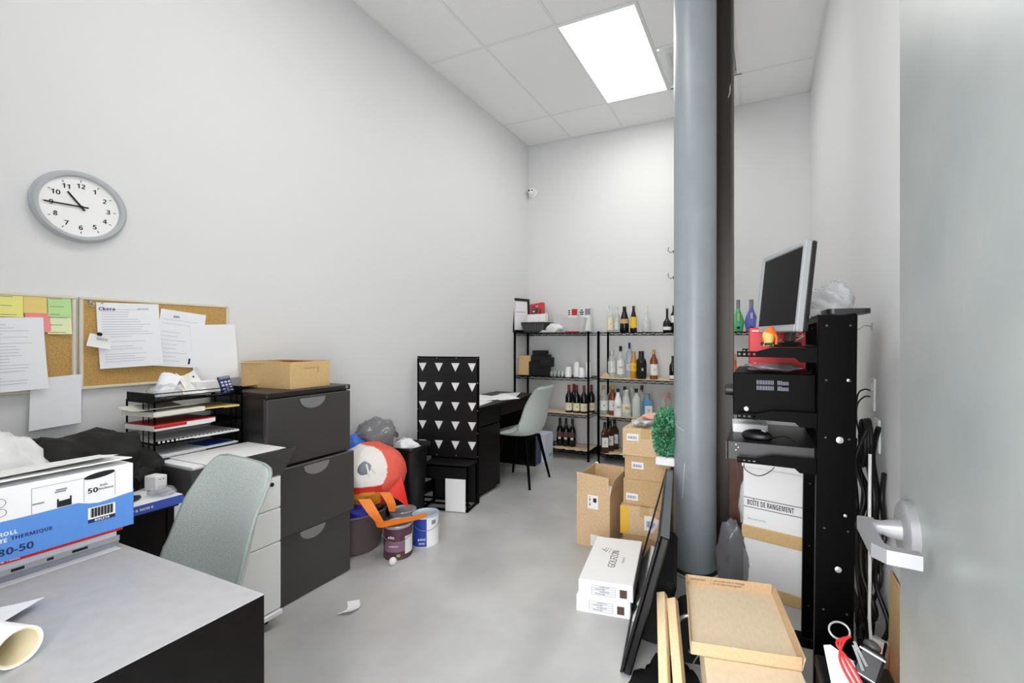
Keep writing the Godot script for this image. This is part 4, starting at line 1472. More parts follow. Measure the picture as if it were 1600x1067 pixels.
	solo("golf_ball", s, M.white, "white golf ball on the floor by the purple paint can", "golf ball", turned(v3(-1.968, 0, -2.0)))
	s = st()
	sheet(s, 0.06, 0.1, func(u, v): return v3(0.025 * sin(v * 3.0), 0, 0.018 * absf(v - 0.5) + 0.01 * u), 6)
	solo("paper_scrap", s, M.paper, "small white paper scrap alone on the open floor", "paper scrap", Transform3D(Basis(Vector3.RIGHT, -PI / 2).rotated(Vector3.UP, deg_to_rad(25)), v3(-1.842, 0.001, -1.58)))


func ball(r: float) -> Array:
	var o := []
	for k in 13:
		var a := -PI / 2 + PI * k / 12.0
		o.append(Vector2(r * cos(a), r + r * sin(a)))
	return o


func build_far_desk() -> void:
	# display stand with triangle cut-outs; local x runs along the panel, origin at its right end on the floor
	var t := thing("display_stand", "black display stand with rows of white triangles and an open foot box", "display stand", turned(v3(-2.072, 0, -3.02), 11.9))
	var W := 0.535
	var y0 := 0.36
	var y1 := 1.167
	var s := st()
	var nx := 4
	var cols := [-0.49, -0.345, -0.2, -0.056]
	var tops := [1.118, 0.96, 0.803, 0.647, 0.49]
	var edges_x := [-W, -0.4175, -0.2725, -0.128, 0.0]
	var edges_y := [y1, 1.0, 0.843, 0.686, 0.53, y0]
	for i in 4:
		for j in 5:
			var x0: float = edges_x[i]
			var x1: float = edges_x[i + 1]
			var yt: float = edges_y[j]
			var yb: float = edges_y[j + 1]
			var a := Vector2(cols[i] - 0.037, tops[j])
			var b := Vector2(cols[i] + 0.037, tops[j])
			var c := Vector2(cols[i], tops[j] - 0.072)
			var TL := Vector2(x0, yt)
			var TR := Vector2(x1, yt)
			var BR := Vector2(x1, yb)
			var BL := Vector2(x0, yb)
			for q in [[TL, a, b, TR], [TR, b, c, BR], [BL, c, a, TL], [BR, c, BL]]:
				var f := []
				for p in q: f.append(v3(p.x, p.y, 0.004))
				if f.size() == 4: quad(s, f[0], f[1], f[2], f[3])
				else: tri(s, f[0], f[1], f[2])
			for q in [[a, c], [c, b], [b, a]]:
				quad_out(s, v3(q[0].x, q[0].y, 0.0), v3(q[1].x, q[1].y, 0.0), v3(q[1].x, q[1].y, 0.004), v3(q[0].x, q[0].y, 0.004), v3((a.x + b.x + c.x) / 3 - (q[0].x + q[1].x) / 2, (a.y + b.y + c.y) / 3 - (q[0].y + q[1].y) / 2, 0))
	part("panel", s, M.black_plastic, t)
	s = st()
	box2(s, v3(-W + 0.003, y0 + 0.004, -0.004), v3(-0.003, y1 - 0.004, 0.0))
	part("white_backing", s, M.white, t, "white sheet behind the triangular holes")
	s = st()
	for x in [-W + 0.006, -0.006]: box2(s, v3(x - 0.006, 0.0, -0.016), v3(x + 0.006, y1 + 0.004, 0.008), 0.002)
	box2(s, v3(-W, y1 - 0.006, -0.01), v3(0, y1 + 0.003, 0.007), 0.002)
	part("frame", s, M.black_metal, t)
	s = st()
	for x in [-0.527, -0.36, -0.19, -0.008]:
		for y in [1.158, 0.375]:
			X = turned(v3(x, y, 0.006), 0, 90)
			disc(s, 0.004, 0.004, 0, 8)
	for y in [0.96, 0.74, 0.56]:
		for x in [-0.529, -0.006]:
			X = turned(v3(x, y, 0.007), 0, 90)
			disc(s, 0.004, 0.004, 0, 8)
	X = Transform3D.IDENTITY
	part("screw", s, M.silver, t, "", "stuff")
	# open foot box
	s = st()
	var bw := 0.385
	var bd := 0.2
	var bh := 0.35
	for x in [-bw, -0.018]:
		for z in [0.012, bd - 0.016]:
			box2(s, v3(x, 0, z), v3(x + 0.016, bh, z + 0.016), 0.002)
		box2(s, v3(x, 0.004, 0.012), v3(x + 0.016, 0.02, bd), 0.002)
		box2(s, v3(x, bh - 0.016, 0.012), v3(x + 0.016, bh, bd), 0.002)
	for y in [0.0, bh - 0.016]:
		box2(s, v3(-bw, y + 0.001, bd - 0.016), v3(-0.002, y + 0.016, bd), 0.002)
	for y in [0.035, 0.075]: box2(s, v3(-bw, y, bd - 0.05), v3(-0.002, y + 0.012, bd - 0.035), 0.002)
	part("foot_frame", s, M.black_metal, t)
	s = st()
	box2(s, v3(-bw + 0.004, bh - 0.004, 0.012), v3(-0.004, bh + 0.002, bd - 0.004), 0.001)
	box2(s, v3(-bw + 0.016, bh - 0.11, bd - 0.014), v3(-0.018, bh - 0.016, bd - 0.006), 0.001)
	part("foot_panel", s, M.black, t)
	s = st()
	box2(s, v3(-bw + 0.018, 0.012, 0.014), v3(-0.02, 0.334, 0.02), 0.001)
	part("back_panel", s, M.black_matte, t)
	s = st()
	box2(s, v3(-0.185, 0.004, bd + 0.001), v3(-0.022, 0.25, bd + 0.008), 0.001)
	part("white_board", s, M.white, t, "plain white board leaning in the foot box")
	s = st()
	tri(s, v3(-bw - 0.012, 0.002, bd - 0.02), v3(-bw - 0.002, 0.002, bd), v3(-bw - 0.004, 0.25, bd - 0.01))
	tri(s, v3(-bw - 0.004, 0.25, bd - 0.01), v3(-bw - 0.002, 0.002, bd), v3(-bw - 0.012, 0.002, bd - 0.02))
	box(s, v3(-bw + 0.008, 0.29, bd + 0.002), v3(0.006, 0.06, 0.003))
	part("white_strip", s, M.white, t)
	# far desk
	t = thing("desk", "black-brown desk against the long wall with the felt chair", "desk", turned(v3(-2.365, 0, -3.62)))
	s = st()
	box2(s, v3(-0.25, 0.725, -0.525), v3(0.25, 0.752, 0.525), 0.002)
	part("desk_top", s, M.black_brown, t)
	s = st()
	box2(s, v3(-0.245, 0.0, -0.525), v3(0.225, 0.724, -0.505), 0.001)
	part("end_panel", s, M.black_brown, t)
	s = st()
	box2(s, v3(-0.245, 0.03, 0.195), v3(0.225, 0.724, 0.215), 0.001)
	box2(s, v3(-0.245, 0.03, 0.505), v3(0.225, 0.724, 0.525), 0.001)
	box2(s, v3(-0.245, 0.03, 0.215), v3(0.21, 0.05, 0.505))
	box2(s, v3(-0.245, 0.0, 0.2), v3(0.2, 0.03, 0.52))
	box2(s, v3(-0.245, 0.03, 0.215), v3(-0.235, 0.724, 0.505))
	part("cabinet_body", s, M.black_brown, t)
	s = st()
	box2(s, v3(0.226, 0.04, 0.2), v3(0.243, 0.575, 0.522), 0.002)
	part("cupboard_door", s, M.black_brown, t)
	s = st()
	box2(s, v3(0.226, 0.59, 0.2), v3(0.243, 0.722, 0.522), 0.002)
	part("drawer", s, M.black_brown, t)
	s = st()
	box2(s, v3(0.226, 0.635, -0.5), v3(0.243, 0.722, 0.192), 0.002)
	box2(s, v3(-0.2, 0.63, -0.5), v3(0.226, 0.64, 0.19))
	part("drawer", s, M.black_brown, t)
	for k in 5:
		s = st()
		sheet(s, 0.21, 0.29, func(u, v): return v3(0, 0, 0.004 * u * v * k), 5)
		solo("loose_sheet", s, [M.paper, M.white_matte, M.paper, M.print_pale, M.white_matte][k], ["white sheet nearest the display stand on the far desk", "white sheet turned askew in the middle of the far desk", "white sheet at the wall side of the far desk", "greyish printed sheet at the far end of the far desk", "white sheet nearest the chair on the far desk"][k], "paper", Transform3D(Basis(Vector3.RIGHT, -PI / 2).rotated(Vector3.UP, deg_to_rad([10, -30, 80, 20, 60][k])), v3([-2.3, -2.36, -2.45, -2.3, -2.24][k], 0.7525 + 0.0014 * k, [-3.3, -3.5, -3.62, -3.85, -3.66][k])), "loose papers on the far desk")
	# things on the floor behind the chair
	t = thing("soft_case", "dark blue-grey soft case on the floor behind the far chair", "case", turned(v3(-2.27, 0, -4.22), 3))
	s = st()
	prism_xz(s, rounded(0.26, 0.13, 0.03), 0.012, 0.285)
	box2(s, v3(-0.12, 0, -0.05), v3(0.12, 0.012, 0.05), 0.004)
	part("body", s, M.suitcase, t)
	s = st()
	tube(s, smooth_path([v3(-0.05, 0.285, 0), v3(-0.04, 0.305, 0), v3(0.04, 0.305, 0), v3(0.05, 0.285, 0)], 5), 0.006, 6)
	part("handle", s, M.black_plastic, t)
	text("TITLE", 0.02, M.print_grey, t, turned(v3(0.03, 0.17, 0.0655)))
	t = thing("carton", "pale blue-white carton standing behind the dark soft case", "box", turned(v3(-2.24, 0, -4.393), 0))
	s = st()
	box2(s, v3(-0.12, 0, -0.1), v3(0.13, 0.295, 0.1), 0.003)
	part("body", s, M.pale_blue_box, t)
	s = st()
	for k in 3: box(s, v3(0.131, 0.07 - 0.012 * k, -0.04), v3(0.001, 0.004, 0.07))
	part("print", s, M.print_black, t)


# ---------------------------------------------------------------- wire shelves and what stands on them
const DECKS := [0.105, 0.495, 0.893, 1.382]   # upper side of each deck
const ZF := -4.5
const ZR := -4.84


func wire_shelf(x0: float, x1: float, label: String) -> void:
	var w := x1 - x0
	var t := thing("wire_shelf", label, "shelf unit", turned(v3((x0 + x1) / 2, 0, (ZF + ZR) / 2)), "black wire shelf units")
	var d := (ZF - ZR) / 2
	var s: SurfaceTool
	for q in [[-1, 1], [1, 1], [-1, -1], [1, -1]]:
		s = st()
		X = turned(v3(q[0] * (w / 2 - 0.013), 0, q[1] * (d - 0.013)))
		var prof := [Vector2(0, 0), Vector2(0.016, 0.0), Vector2(0.016, 0.01), Vector2(0.012, 0.014)]
		for k in 27:
			prof.append(Vector2(0.0125, 0.03 + 0.05 * k))
			prof.append(Vector2(0.0118, 0.033 + 0.05 * k))
		prof.append(Vector2(0.0125, 1.392))
		prof.append(Vector2(0.0, 1.394))
		lathe(s, prof, 10)
		X = Transform3D.IDENTITY
		part("post", s, M.black_metal, t)
	for y in DECKS:
		s = st()
		for q in [-1, 1]:
			var z: float = q * (d - 0.012)
			tube(s, [v3(-w / 2, y - 0.004, z), v3(w / 2, y - 0.004, z)], 0.0035, 6)
			tube(s, [v3(-w / 2, y - 0.03, z), v3(w / 2, y - 0.03, z)], 0.0035, 6)
			var zig := []
			var n := int(w / 0.045)
			for k in n + 1: zig.append(v3(-w / 2 + 0.02 + (w - 0.04) * k / n, y - (0.006 if k % 2 == 0 else 0.028), z))
			tube(s, zig, 0.0028, 4)
			var x: float = q * (w / 2 - 0.012)
			tube(s, [v3(x, y - 0.004, -d), v3(x, y - 0.004, d)], 0.0035, 6)
			tube(s, [v3(x, y - 0.03, -d), v3(x, y - 0.03, d)], 0.0035, 6)
		var m := int(w / 0.028)
		for k in range(1, m):
			var x := -w / 2 + w * k / m
			box(s, v3(x, y - 0.0015, 0), v3(0.003, 0.003, d * 2 - 0.02))
		for q in [-0.33, 0.33]: tube(s, [v3(-w / 2, y - 0.006, d * q), v3(w / 2, y - 0.006, d * q)], 0.003, 4)
		part("wire_deck", s, M.black_metal, t)


func build_wire_shelves() -> void:
	wire_shelf(-2.615, -1.69, "black four-tier wire shelf in the room corner with baskets and wine")
	wire_shelf(-1.6, -0.06, "long black wire shelf full of bottles passing behind the pipe")
	var s: SurfaceTool
	for q in [[-2.3, -1.71, 1, "wine shelf liner: cardboard sheet under the red-capped wine bottles"], [-2.2, -1.71, 0, "cardboard sheet with torn edge under the lowest three wine bottles"], [-1.57, -0.1, 2, "cardboard sheet under the second row of liquor bottles"], [-1.57, -0.1, 1, "cardboard sheet under the third row of liquor bottles"], [-1.57, -0.4, 0, "cardboard sheet under the brown square bottles at the bottom"]]:
		s = st()
		var x0: float = q[0]
		var x1: float = q[1]
		var y: float = DECKS[q[2]] + 0.001
		var o := [Vector2(x0, ZR + 0.03)]
		var n := 12
		for k in n + 1: o.append(Vector2(lerpf(x0, x1, float(k) / n), ZF - 0.004 + (0.016 * sin(k * 2.3) * (0.6 if q[2] != 0 else 1.2) if k > 0 and k < n else 0.0) * (1.0 if q[2] == 0 else 0.2) - 0.016))
		o.append(Vector2(x1, ZR + 0.03))
		prism_xz(s, o, y, y + 0.005)
		solo("cardboard_sheet", s, M.card_pale, q[3], "cardboard", Transform3D.IDENTITY, "cardboard shelf liners")
	# top of the corner shelf
	var yt: float = DECKS[3] + 0.001
	var t := thing("picture_frame", "black picture frame leaning on the wall at the shelf corner", "picture frame", Transform3D(Basis.from_euler(v3(deg_to_rad(-2), deg_to_rad(72), 0)), v3(-2.585, yt + 0.002, -4.63)))
	s = st()
	for k in [-1, 1]:
		box(s, v3(k * 0.125, 0.2, 0), v3(0.03, 0.4, 0.02), 0.003)
		box(s, v3(0, 0.2 + k * 0.185, 0), v3(0.22, 0.03, 0.02), 0.003)
	part("frame", s, M.black, t)
	s = st()
	box(s, v3(0, 0.2, -0.004), v3(0.225, 0.345, 0.004))
	part("picture", s, M.paper, t)
	s = st()
	box(s, v3(0, 0.24, -0.0015), v3(0.14, 0.006, 0.001))
	part("picture_line", s, M.print_grey, t)
	t = thing("basket", "dark grey woven plastic basket holding papers on the corner shelf", "basket", turned(v3(-2.385, yt, -4.65), 0))
	s = st()
	var P := []
	for r in [[0.0, 0.13, 0.1], [0.02, 0.14, 0.11], [0.105, 0.165, 0.128], [0.112, 0.173, 0.136], [0.118, 0.17, 0.134], [0.105, 0.158, 0.12], [0.01, 0.13, 0.1]]:
		for u in 36:
			var a: float = TAU * u / 36
			P.append(v3(r[1] * signf(cos(a)) * pow(absf(cos(a)), 0.4), r[0], -r[2] * signf(sin(a)) * pow(absf(sin(a)), 0.4)))
	grid(s, P, 36, 7, true)
	box(s, v3(0, 0.005, 0), v3(0.25, 0.008, 0.19))
	part("body", s, mat(0.2, 0.2, 0.205, 0.6), t)
	for k in 13:
		s = st()
		bar(s, v3(-0.126 + 0.021 * k, 0.018, 0.1125), v3(-0.138 + 0.023 * k, 0.1, 0.1315), 0.007, 0.004, 0.001)
		part("rib", s, mat(0.42, 0.42, 0.43, 0.6), t)
	for k in 3:
		s = st()
		X = turned(V0, 0, -10 - 3 * k, [-3, 2, 5][k])
		box2(s, v3([-0.12, -0.1, -0.02][k], 0.012, 0.05 - 0.03 * k), v3([0.03, 0.11, 0.12][k], [0.2, 0.215, 0.225][k], 0.062 - 0.03 * k), 0.001)
		X = Transform3D.IDENTITY
		solo("file_papers", s, M.white_matte, ["bundle of white papers at the front left of the woven basket", "bundle of white papers in the middle of the woven basket", "bundle of white papers at the back of the woven basket"][k], "papers", turned(v3(-2.385, yt, -4.65)), "papers in the basket")
	t = thing("product_box", "red and black printed product box standing tilted in the basket", "box", turned(v3(-2.43, yt + 0.14, -4.75), -6, -8, 7))
	s = st()
	box(s, v3(0, 0.1, 0), v3(0.18, 0.22, 0.05), 0.002)
	part("body", s, mat(0.82, 0.25, 0.28, 0.5), t)
	s = st()
	box(s, v3(-0.02, 0.12, 0.0255), v3(0.095, 0.06, 0.001))
	box(s, v3(0.055, 0.09, 0.0255), v3(0.03, 0.09, 0.001))
	box(s, v3(-0.04, 0.17, 0.0255), v3(0.05, 0.02, 0.001))
	part("print", s, M.label_brown, t)
	s = st()
	box(s, v3(-0.035, 0.115, 0.0262), v3(0.03, 0.02, 0.001))
	box(s, v3(0.01, 0.17, 0.0258), v3(0.03, 0.014, 0.001))
	part("print_light", s, M.print_pale, t)
	t = thing("plastic_bin", "translucent white plastic bin on top of the corner shelf", "bin", turned(v3(-1.97, yt, -4.69)))
	s = st()
	P = []
	for r in [[0.0, 0.17, 0.09], [0.15, 0.2, 0.115], [0.155, 0.212, 0.125], [0.166, 0.212, 0.125], [0.166, 0.202, 0.117], [0.15, 0.196, 0.111], [0.006, 0.166, 0.086]]:
		for u in 32:
			var a: float = TAU * u / 32
			P.append(v3(r[1] * signf(cos(a)) * pow(absf(cos(a)), 0.35), r[0], -r[2] * signf(sin(a)) * pow(absf(sin(a)), 0.35)))
	grid(s, P, 32, 7, true)
	box(s, v3(0, 0.005, 0), v3(0.33, 0.006, 0.17))
	part("body", s, M.clear_plastic, t)
	for k in 2:
		t = thing("battery_pack", ["red and white carded pack standing in the translucent bin", "black and white carded pack standing in the translucent bin"][k], "pack", turned(v3([-1.945, -1.79][k], yt + 0.012, -4.68), [8, -4][k]), "packs in the bin")
		s = st()
		box2(s, v3(-0.055, 0, -0.03), v3(0.055, [0.25, 0.26][k], 0.03), 0.002)
		part("body", s, M.label_white, t)
		s = st()
		box(s, v3([0.02, 0.03][k], 0.215, 0.0305), v3(0.065, 0.07, 0.001))
		part("print", s, [M.print_red, M.print_grey][k], t)
		s = st()
		for i in 3: box(s, v3(-0.04, 0.19 + 0.022 * i, 0.031), v3(0.025 + 0.012 * (k * (i + 1) % 3), 0.013, 0.002))
		part("print_dark", s, M.print_black, t)
	for k in 2:
		s = st()
		blob(s, v3(0, 0.045, 0), v3(0.085, 0.05, 0.05), 81 + k, 0.3, 0.8, 0.0, null, 32, 20)
		solo("plastic_wrap", s, [M.clear_white, M.bag_white][k], ["clear wrap filling the translucent bin's left side", "white plastic bag lying in front of the translucent bin"][k], "plastic wrap", turned([v3(-2.07, yt + 0.03, -4.69), v3(-2.13, yt, -4.57)][k], 0))
	for k in 3:
		s = st()
		box(s, v3(0, 0.006, 0), v3(0.2 - 0.03 * k, 0.011, 0.07), 0.001)
		solo("booklet", s, [M.print_pale, M.white_matte, M.print_red][k], ["grey booklet at the basket's side on the shelf top", "white booklet lying on the grey one on the shelf top", "red booklet in front of the translucent bin"][k], "booklet", turned([v3(-2.19, yt, -4.56), v3(-2.18, yt + 0.0125, -4.56), v3(-1.9, yt, -4.54)][k], [0, 4, 2][k]), "booklets on the shelf top")
	t = thing("key_ring", "small bunch of silver keys at the corner shelf's end", "keys", turned(v3(-1.75, yt, -4.55)))
	s = st()
	for k in 4:
		var pts := []
		for i in 13: pts.append(v3(0.012 * cos(TAU * i / 12), 0.012 + 0.004 * k, 0.012 * sin(TAU * i / 12)))
		X = turned(v3(0.014 * k - 0.03, 0.004, 0.006 * (k % 2)), 40 * k, 30 + 20 * k)
		tube(s, pts, 0.003, 5)
		X = Transform3D.IDENTITY
	part("ring", s, M.cap_silver, t)
	# second deck of the corner shelf
	var y2: float = DECKS[2] + 0.001
	t = thing("card_holder", "plain tan wooden box upright at the corner shelf's left end", "box", turned(v3(-2.54, y2, -4.66), 8))
	s = st()
	box2(s, v3(-0.065, 0, -0.07), v3(0.085, 0.225, 0.07), 0.003)
	part("body", s, M.card_tan, t)
	s = st()
	for k in 4: box(s, v3(0.105, 0.02 + 0.027 * k, 0.0), v3(0.035, 0.022, 0.11), 0.002)
	part("card_stack", s, M.card_dark, t)
	var bx := [[-2.36, 0.0, -4.66, 0.2, 0.16, 0.16, 0.0], [-2.34, 0.162, -4.67, 0.19, 0.075, 0.15, 3.0], [-2.25, 0.0, -4.56, 0.15, 0.1, 0.05, -6.0], [-2.235, 0.102, -4.6, 0.14, 0.105, 0.11, 8.0], [-2.36, 0.239, -4.68, 0.16, 0.045, 0.11, -2.0]]
	for k in 5:
		var q: Array = bx[k]
		s = st()
		box2(s, v3(-q[3] / 2, 0, -q[5] / 2), v3(q[3] / 2, q[4], q[5] / 2), 0.005)
		t = thing("display_block", ["largest matte black block at the bottom of its stack", "black block lying second in the black stack", "low black block in front of the black stack", "black block overhanging the stack towards the glasses", "flat black block topmost on the black stack"][k], "block", turned(v3(q[0], y2 + q[1] + 0.0005, q[2]), q[6]), "black display blocks")
		part("body", s, M.black_matte, t)
		s = st()
		box2(s, v3(-q[3] / 2 + 0.01, q[4] * 0.25, q[5] / 2), v3(q[3] / 2 - 0.01, q[4] * 0.75, q[5] / 2 + 0.0015), 0.0005)
		part("front_panel", s, M.black, t)
	var g0: Node3D = null
	for k in 7:
		var at := turned(v3(-2.16 + 0.045 * (k % 4) + 0.01 * (k / 4), y2, -4.56 - 0.07 * (k / 4)))
		var lab: String = ["clear shot glass nearest the black blocks, front row", "second clear shot glass of the front row", "third clear shot glass of the front row", "front-row clear shot glass nearest the white cups", "back-row clear shot glass nearest the black blocks", "second clear shot glass of the back row", "back-row clear shot glass nearest the white cups"][k]
		if g0 == null:
			s = st()
			lathe(s, [Vector2(0, 0), Vector2(0.016, 0), Vector2(0.021, 0.055), Vector2(0.019, 0.055), Vector2(0.0145, 0.008), Vector2(0, 0.008)], 16)
			g0 = solo("shot_glass", s, M.clear, lab, "glass", at, "clear shot glasses")
		else: copy(g0, lab, at, "clear shot glasses")
	g0 = null
	var cl := ["white cup stack at the front nearest the glasses", "tallest white cup stack in the middle", "white cup stack at the front by the shelf post", "white cup stack at the back by the shelf post"]
	for k in 4:
		t = thing("cup_stack", cl[k], "cups", turned(v3([-1.96, -1.88, -1.8, -1.76][k], y2, [-4.57, -4.62, -4.57, -4.66][k])), "white cup stacks")
		var n: int = [4, 9, 4, 9][k]
		for i in n:
			s = st()
			var y := 0.011 * i
			lathe(s, [Vector2(0.0, y), Vector2(0.036, y), Vector2(0.029, y + 0.075), Vector2(0.0, y + 0.0755)], 16)
			part("cup", s, M.white, t)
	s = st()
	lathe(s, [Vector2(0, 0), Vector2(0.06, 0), Vector2(0.075, 0.01), Vector2(0.04, 0.02), Vector2(0.07, 0.03), Vector2(0.03, 0.034), Vector2(0, 0.034)], 20)
	solo("cable_coil", s, M.black_plastic, "coiled black cable on the lowest tier of the corner shelf", "cable", turned(v3(-2.2, DECKS[0] + 0.008, -4.6)))
	t = thing("gift_box", "dark red patterned box on the third tier behind the chair", "box", turned(v3(-2.33, DECKS[1] + 0.001, -4.64), 3))
	s = st()
	box2(s, v3(-0.07, 0, -0.05), v3(0.05, 0.17, 0.05), 0.002)
	part("body", s, mat(0.38, 0.12, 0.13, 0.5), t)
	s = st()
	for k in 3: box(s, v3(-0.01, 0.03 + 0.05 * k, 0.0506), v3(0.09, 0.02, 0.001))
	part("print", s, M.label_brown, t)
	s = st()
	box(s, v3(0, 0.025, 0), v3(0.16, 0.05, 0.1), 0.01)
	solo("bread_bag", s, M.card_dark, "small tan paper packet behind the boxes on the bottom tier", "packet", turned(v3(-1.24, DECKS[0] + 0.007, -4.62), 12))
	for k in 3:
		s = st()
		sheet(s, 0.2, 0.15, func(u, v): return v3(0, 0, 0.03 * u * v * (k + 1) * 0.5), 6)
		solo("loose_sheet", s, [M.paper, M.paper_warm, M.label_tan][k], ["white paper sheet spilled at the bottom tier's front edge", "cream sheet under the white one at the bottom tier", "brown kraft sheet by the open carton at the bottom tier"][k], "paper", Transform3D(Basis(Vector3.RIGHT, -PI / 2).rotated(Vector3.UP, deg_to_rad(20 * k - 10)), v3(-1.24 + 0.03 * k, DECKS[0] + 0.024 - 0.004 * k - 0.006, -4.53 + 0.03 * k)))
	s = st()
	prism(s, [Vector2(-0.08, 0), Vector2(0.075, 0), Vector2(-0.005, 0.06)], -0.002, 0.002)
	solo("torn_cardboard", s, M.card, "torn triangular cardboard piece at the second tier's left end", "cardboard", turned(v3(-1.52, DECKS[2] + 0.007, -4.56), 0, -20))


# style: profile as [radius share, height share] of body radius and bottle height
const SHAPES := {
	"wine": [[0.0, 0.0], [0.94, 0.0], [1.0, 0.02], [1.0, 0.56], [0.9, 0.63], [0.5, 0.72], [0.38, 0.78], [0.36, 0.99], [0.0, 1.0]],
	"round": [[0.0, 0.0], [0.94, 0.0], [1.0, 0.02], [1.0, 0.6], [0.94, 0.67], [0.6, 0.75], [0.4, 0.8], [0.36, 0.99], [0.0, 1.0]],
	"slope": [[0.0, 0.0], [0.94, 0.0], [1.0, 0.02], [1.0, 0.42], [0.86, 0.56], [0.6, 0.72], [0.42, 0.82], [0.38, 0.99], [0.0, 1.0]],
	"squat": [[0.0, 0.0], [0.9, 0.0], [1.0, 0.03], [1.0, 0.34], [0.86, 0.44], [0.45, 0.53], [0.3, 0.6], [0.27, 0.99], [0.0, 1.0]],
	"fat": [[0.0, 0.0], [0.95, 0.0], [1.0, 0.02], [1.0, 0.62], [0.92, 0.69], [0.62, 0.75], [0.55, 0.8], [0.52, 0.99], [0.0, 1.0]],
	"diamond": [[0.0, 0.0], [0.72, 0.0], [0.76, 0.02], [1.0, 0.3], [0.8, 0.46], [0.42, 0.64], [0.32, 0.72], [0.3, 0.99], [0.0, 1.0]],
	"tall": [[0.0, 0.0], [0.95, 0.0], [1.0, 0.02], [1.0, 0.66], [0.8, 0.74], [0.36, 0.79], [0.32, 0.99], [0.0, 1.0]]}


func bottle(label: String, group: String, x: float, z: float, y: float, h: float, r: float, shape: String, gl: Material, cap: Material, cap_share: float, lab: Material = null, l0 := 0.15, l1 := 0.45, mark := "", mark_mat: Material = null, turn := 0.0, square := false) -> Node3D:
	var t := thing("bottle", label, "bottle", turned(v3(x, y, z), turn), group)
	var s := st()
	var prof := []
	for p in SHAPES[shape]: prof.append(Vector2(p[0] * r, p[1] * h))
	if square:
		for k in prof.size() - 1:
			pass
		var P := []
		for p in prof:
			var e := 0.3 if p.x > r * 0.7 else 1.0
			for u in 24:
				var a: float = TAU * u / 24
				P.append(v3(p.x * signf(cos(a)) * pow(absf(cos(a)), e), p.y, -p.x * signf(sin(a)) * pow(absf(sin(a)), e)))
		grid(s, P, 24, prof.size(), true)
	else: lathe(s, prof, 20, 1.0, 1.0)
	part("glass_body", s, gl, t)
	if cap:
		s = st()
		var cr: float = SHAPES[shape][-2][0] * r + 0.0012
		lathe(s, [Vector2(0, h * (1.0 - cap_share)), Vector2(cr, h * (1.0 - cap_share)), Vector2(cr, h * 1.003), Vector2(cr - 0.002, h * 1.006), Vector2(0, h * 1.006)], 16)
		part("cap", s, cap, t)
	if lab:
		s = st()
		if square: box(s, v3(0, h * (l0 + l1) / 2, r * 1.0 + 0.0006), v3(r * 1.6, h * (l1 - l0), 0.001))
		else: arc_sheet(s, r + 0.0007, h * l0, h * l1, -80, 80, 14)
		part("label_print", s, lab, t)
		if mark != "":
			text(mark, minf(h * (l1 - l0) * 0.3, r * 0.5), mark_mat if mark_mat else M.print_black, t, turned(v3(0, h * (l0 + l1) / 2, r + 0.0012)), "Droid Serif", true)
	return t


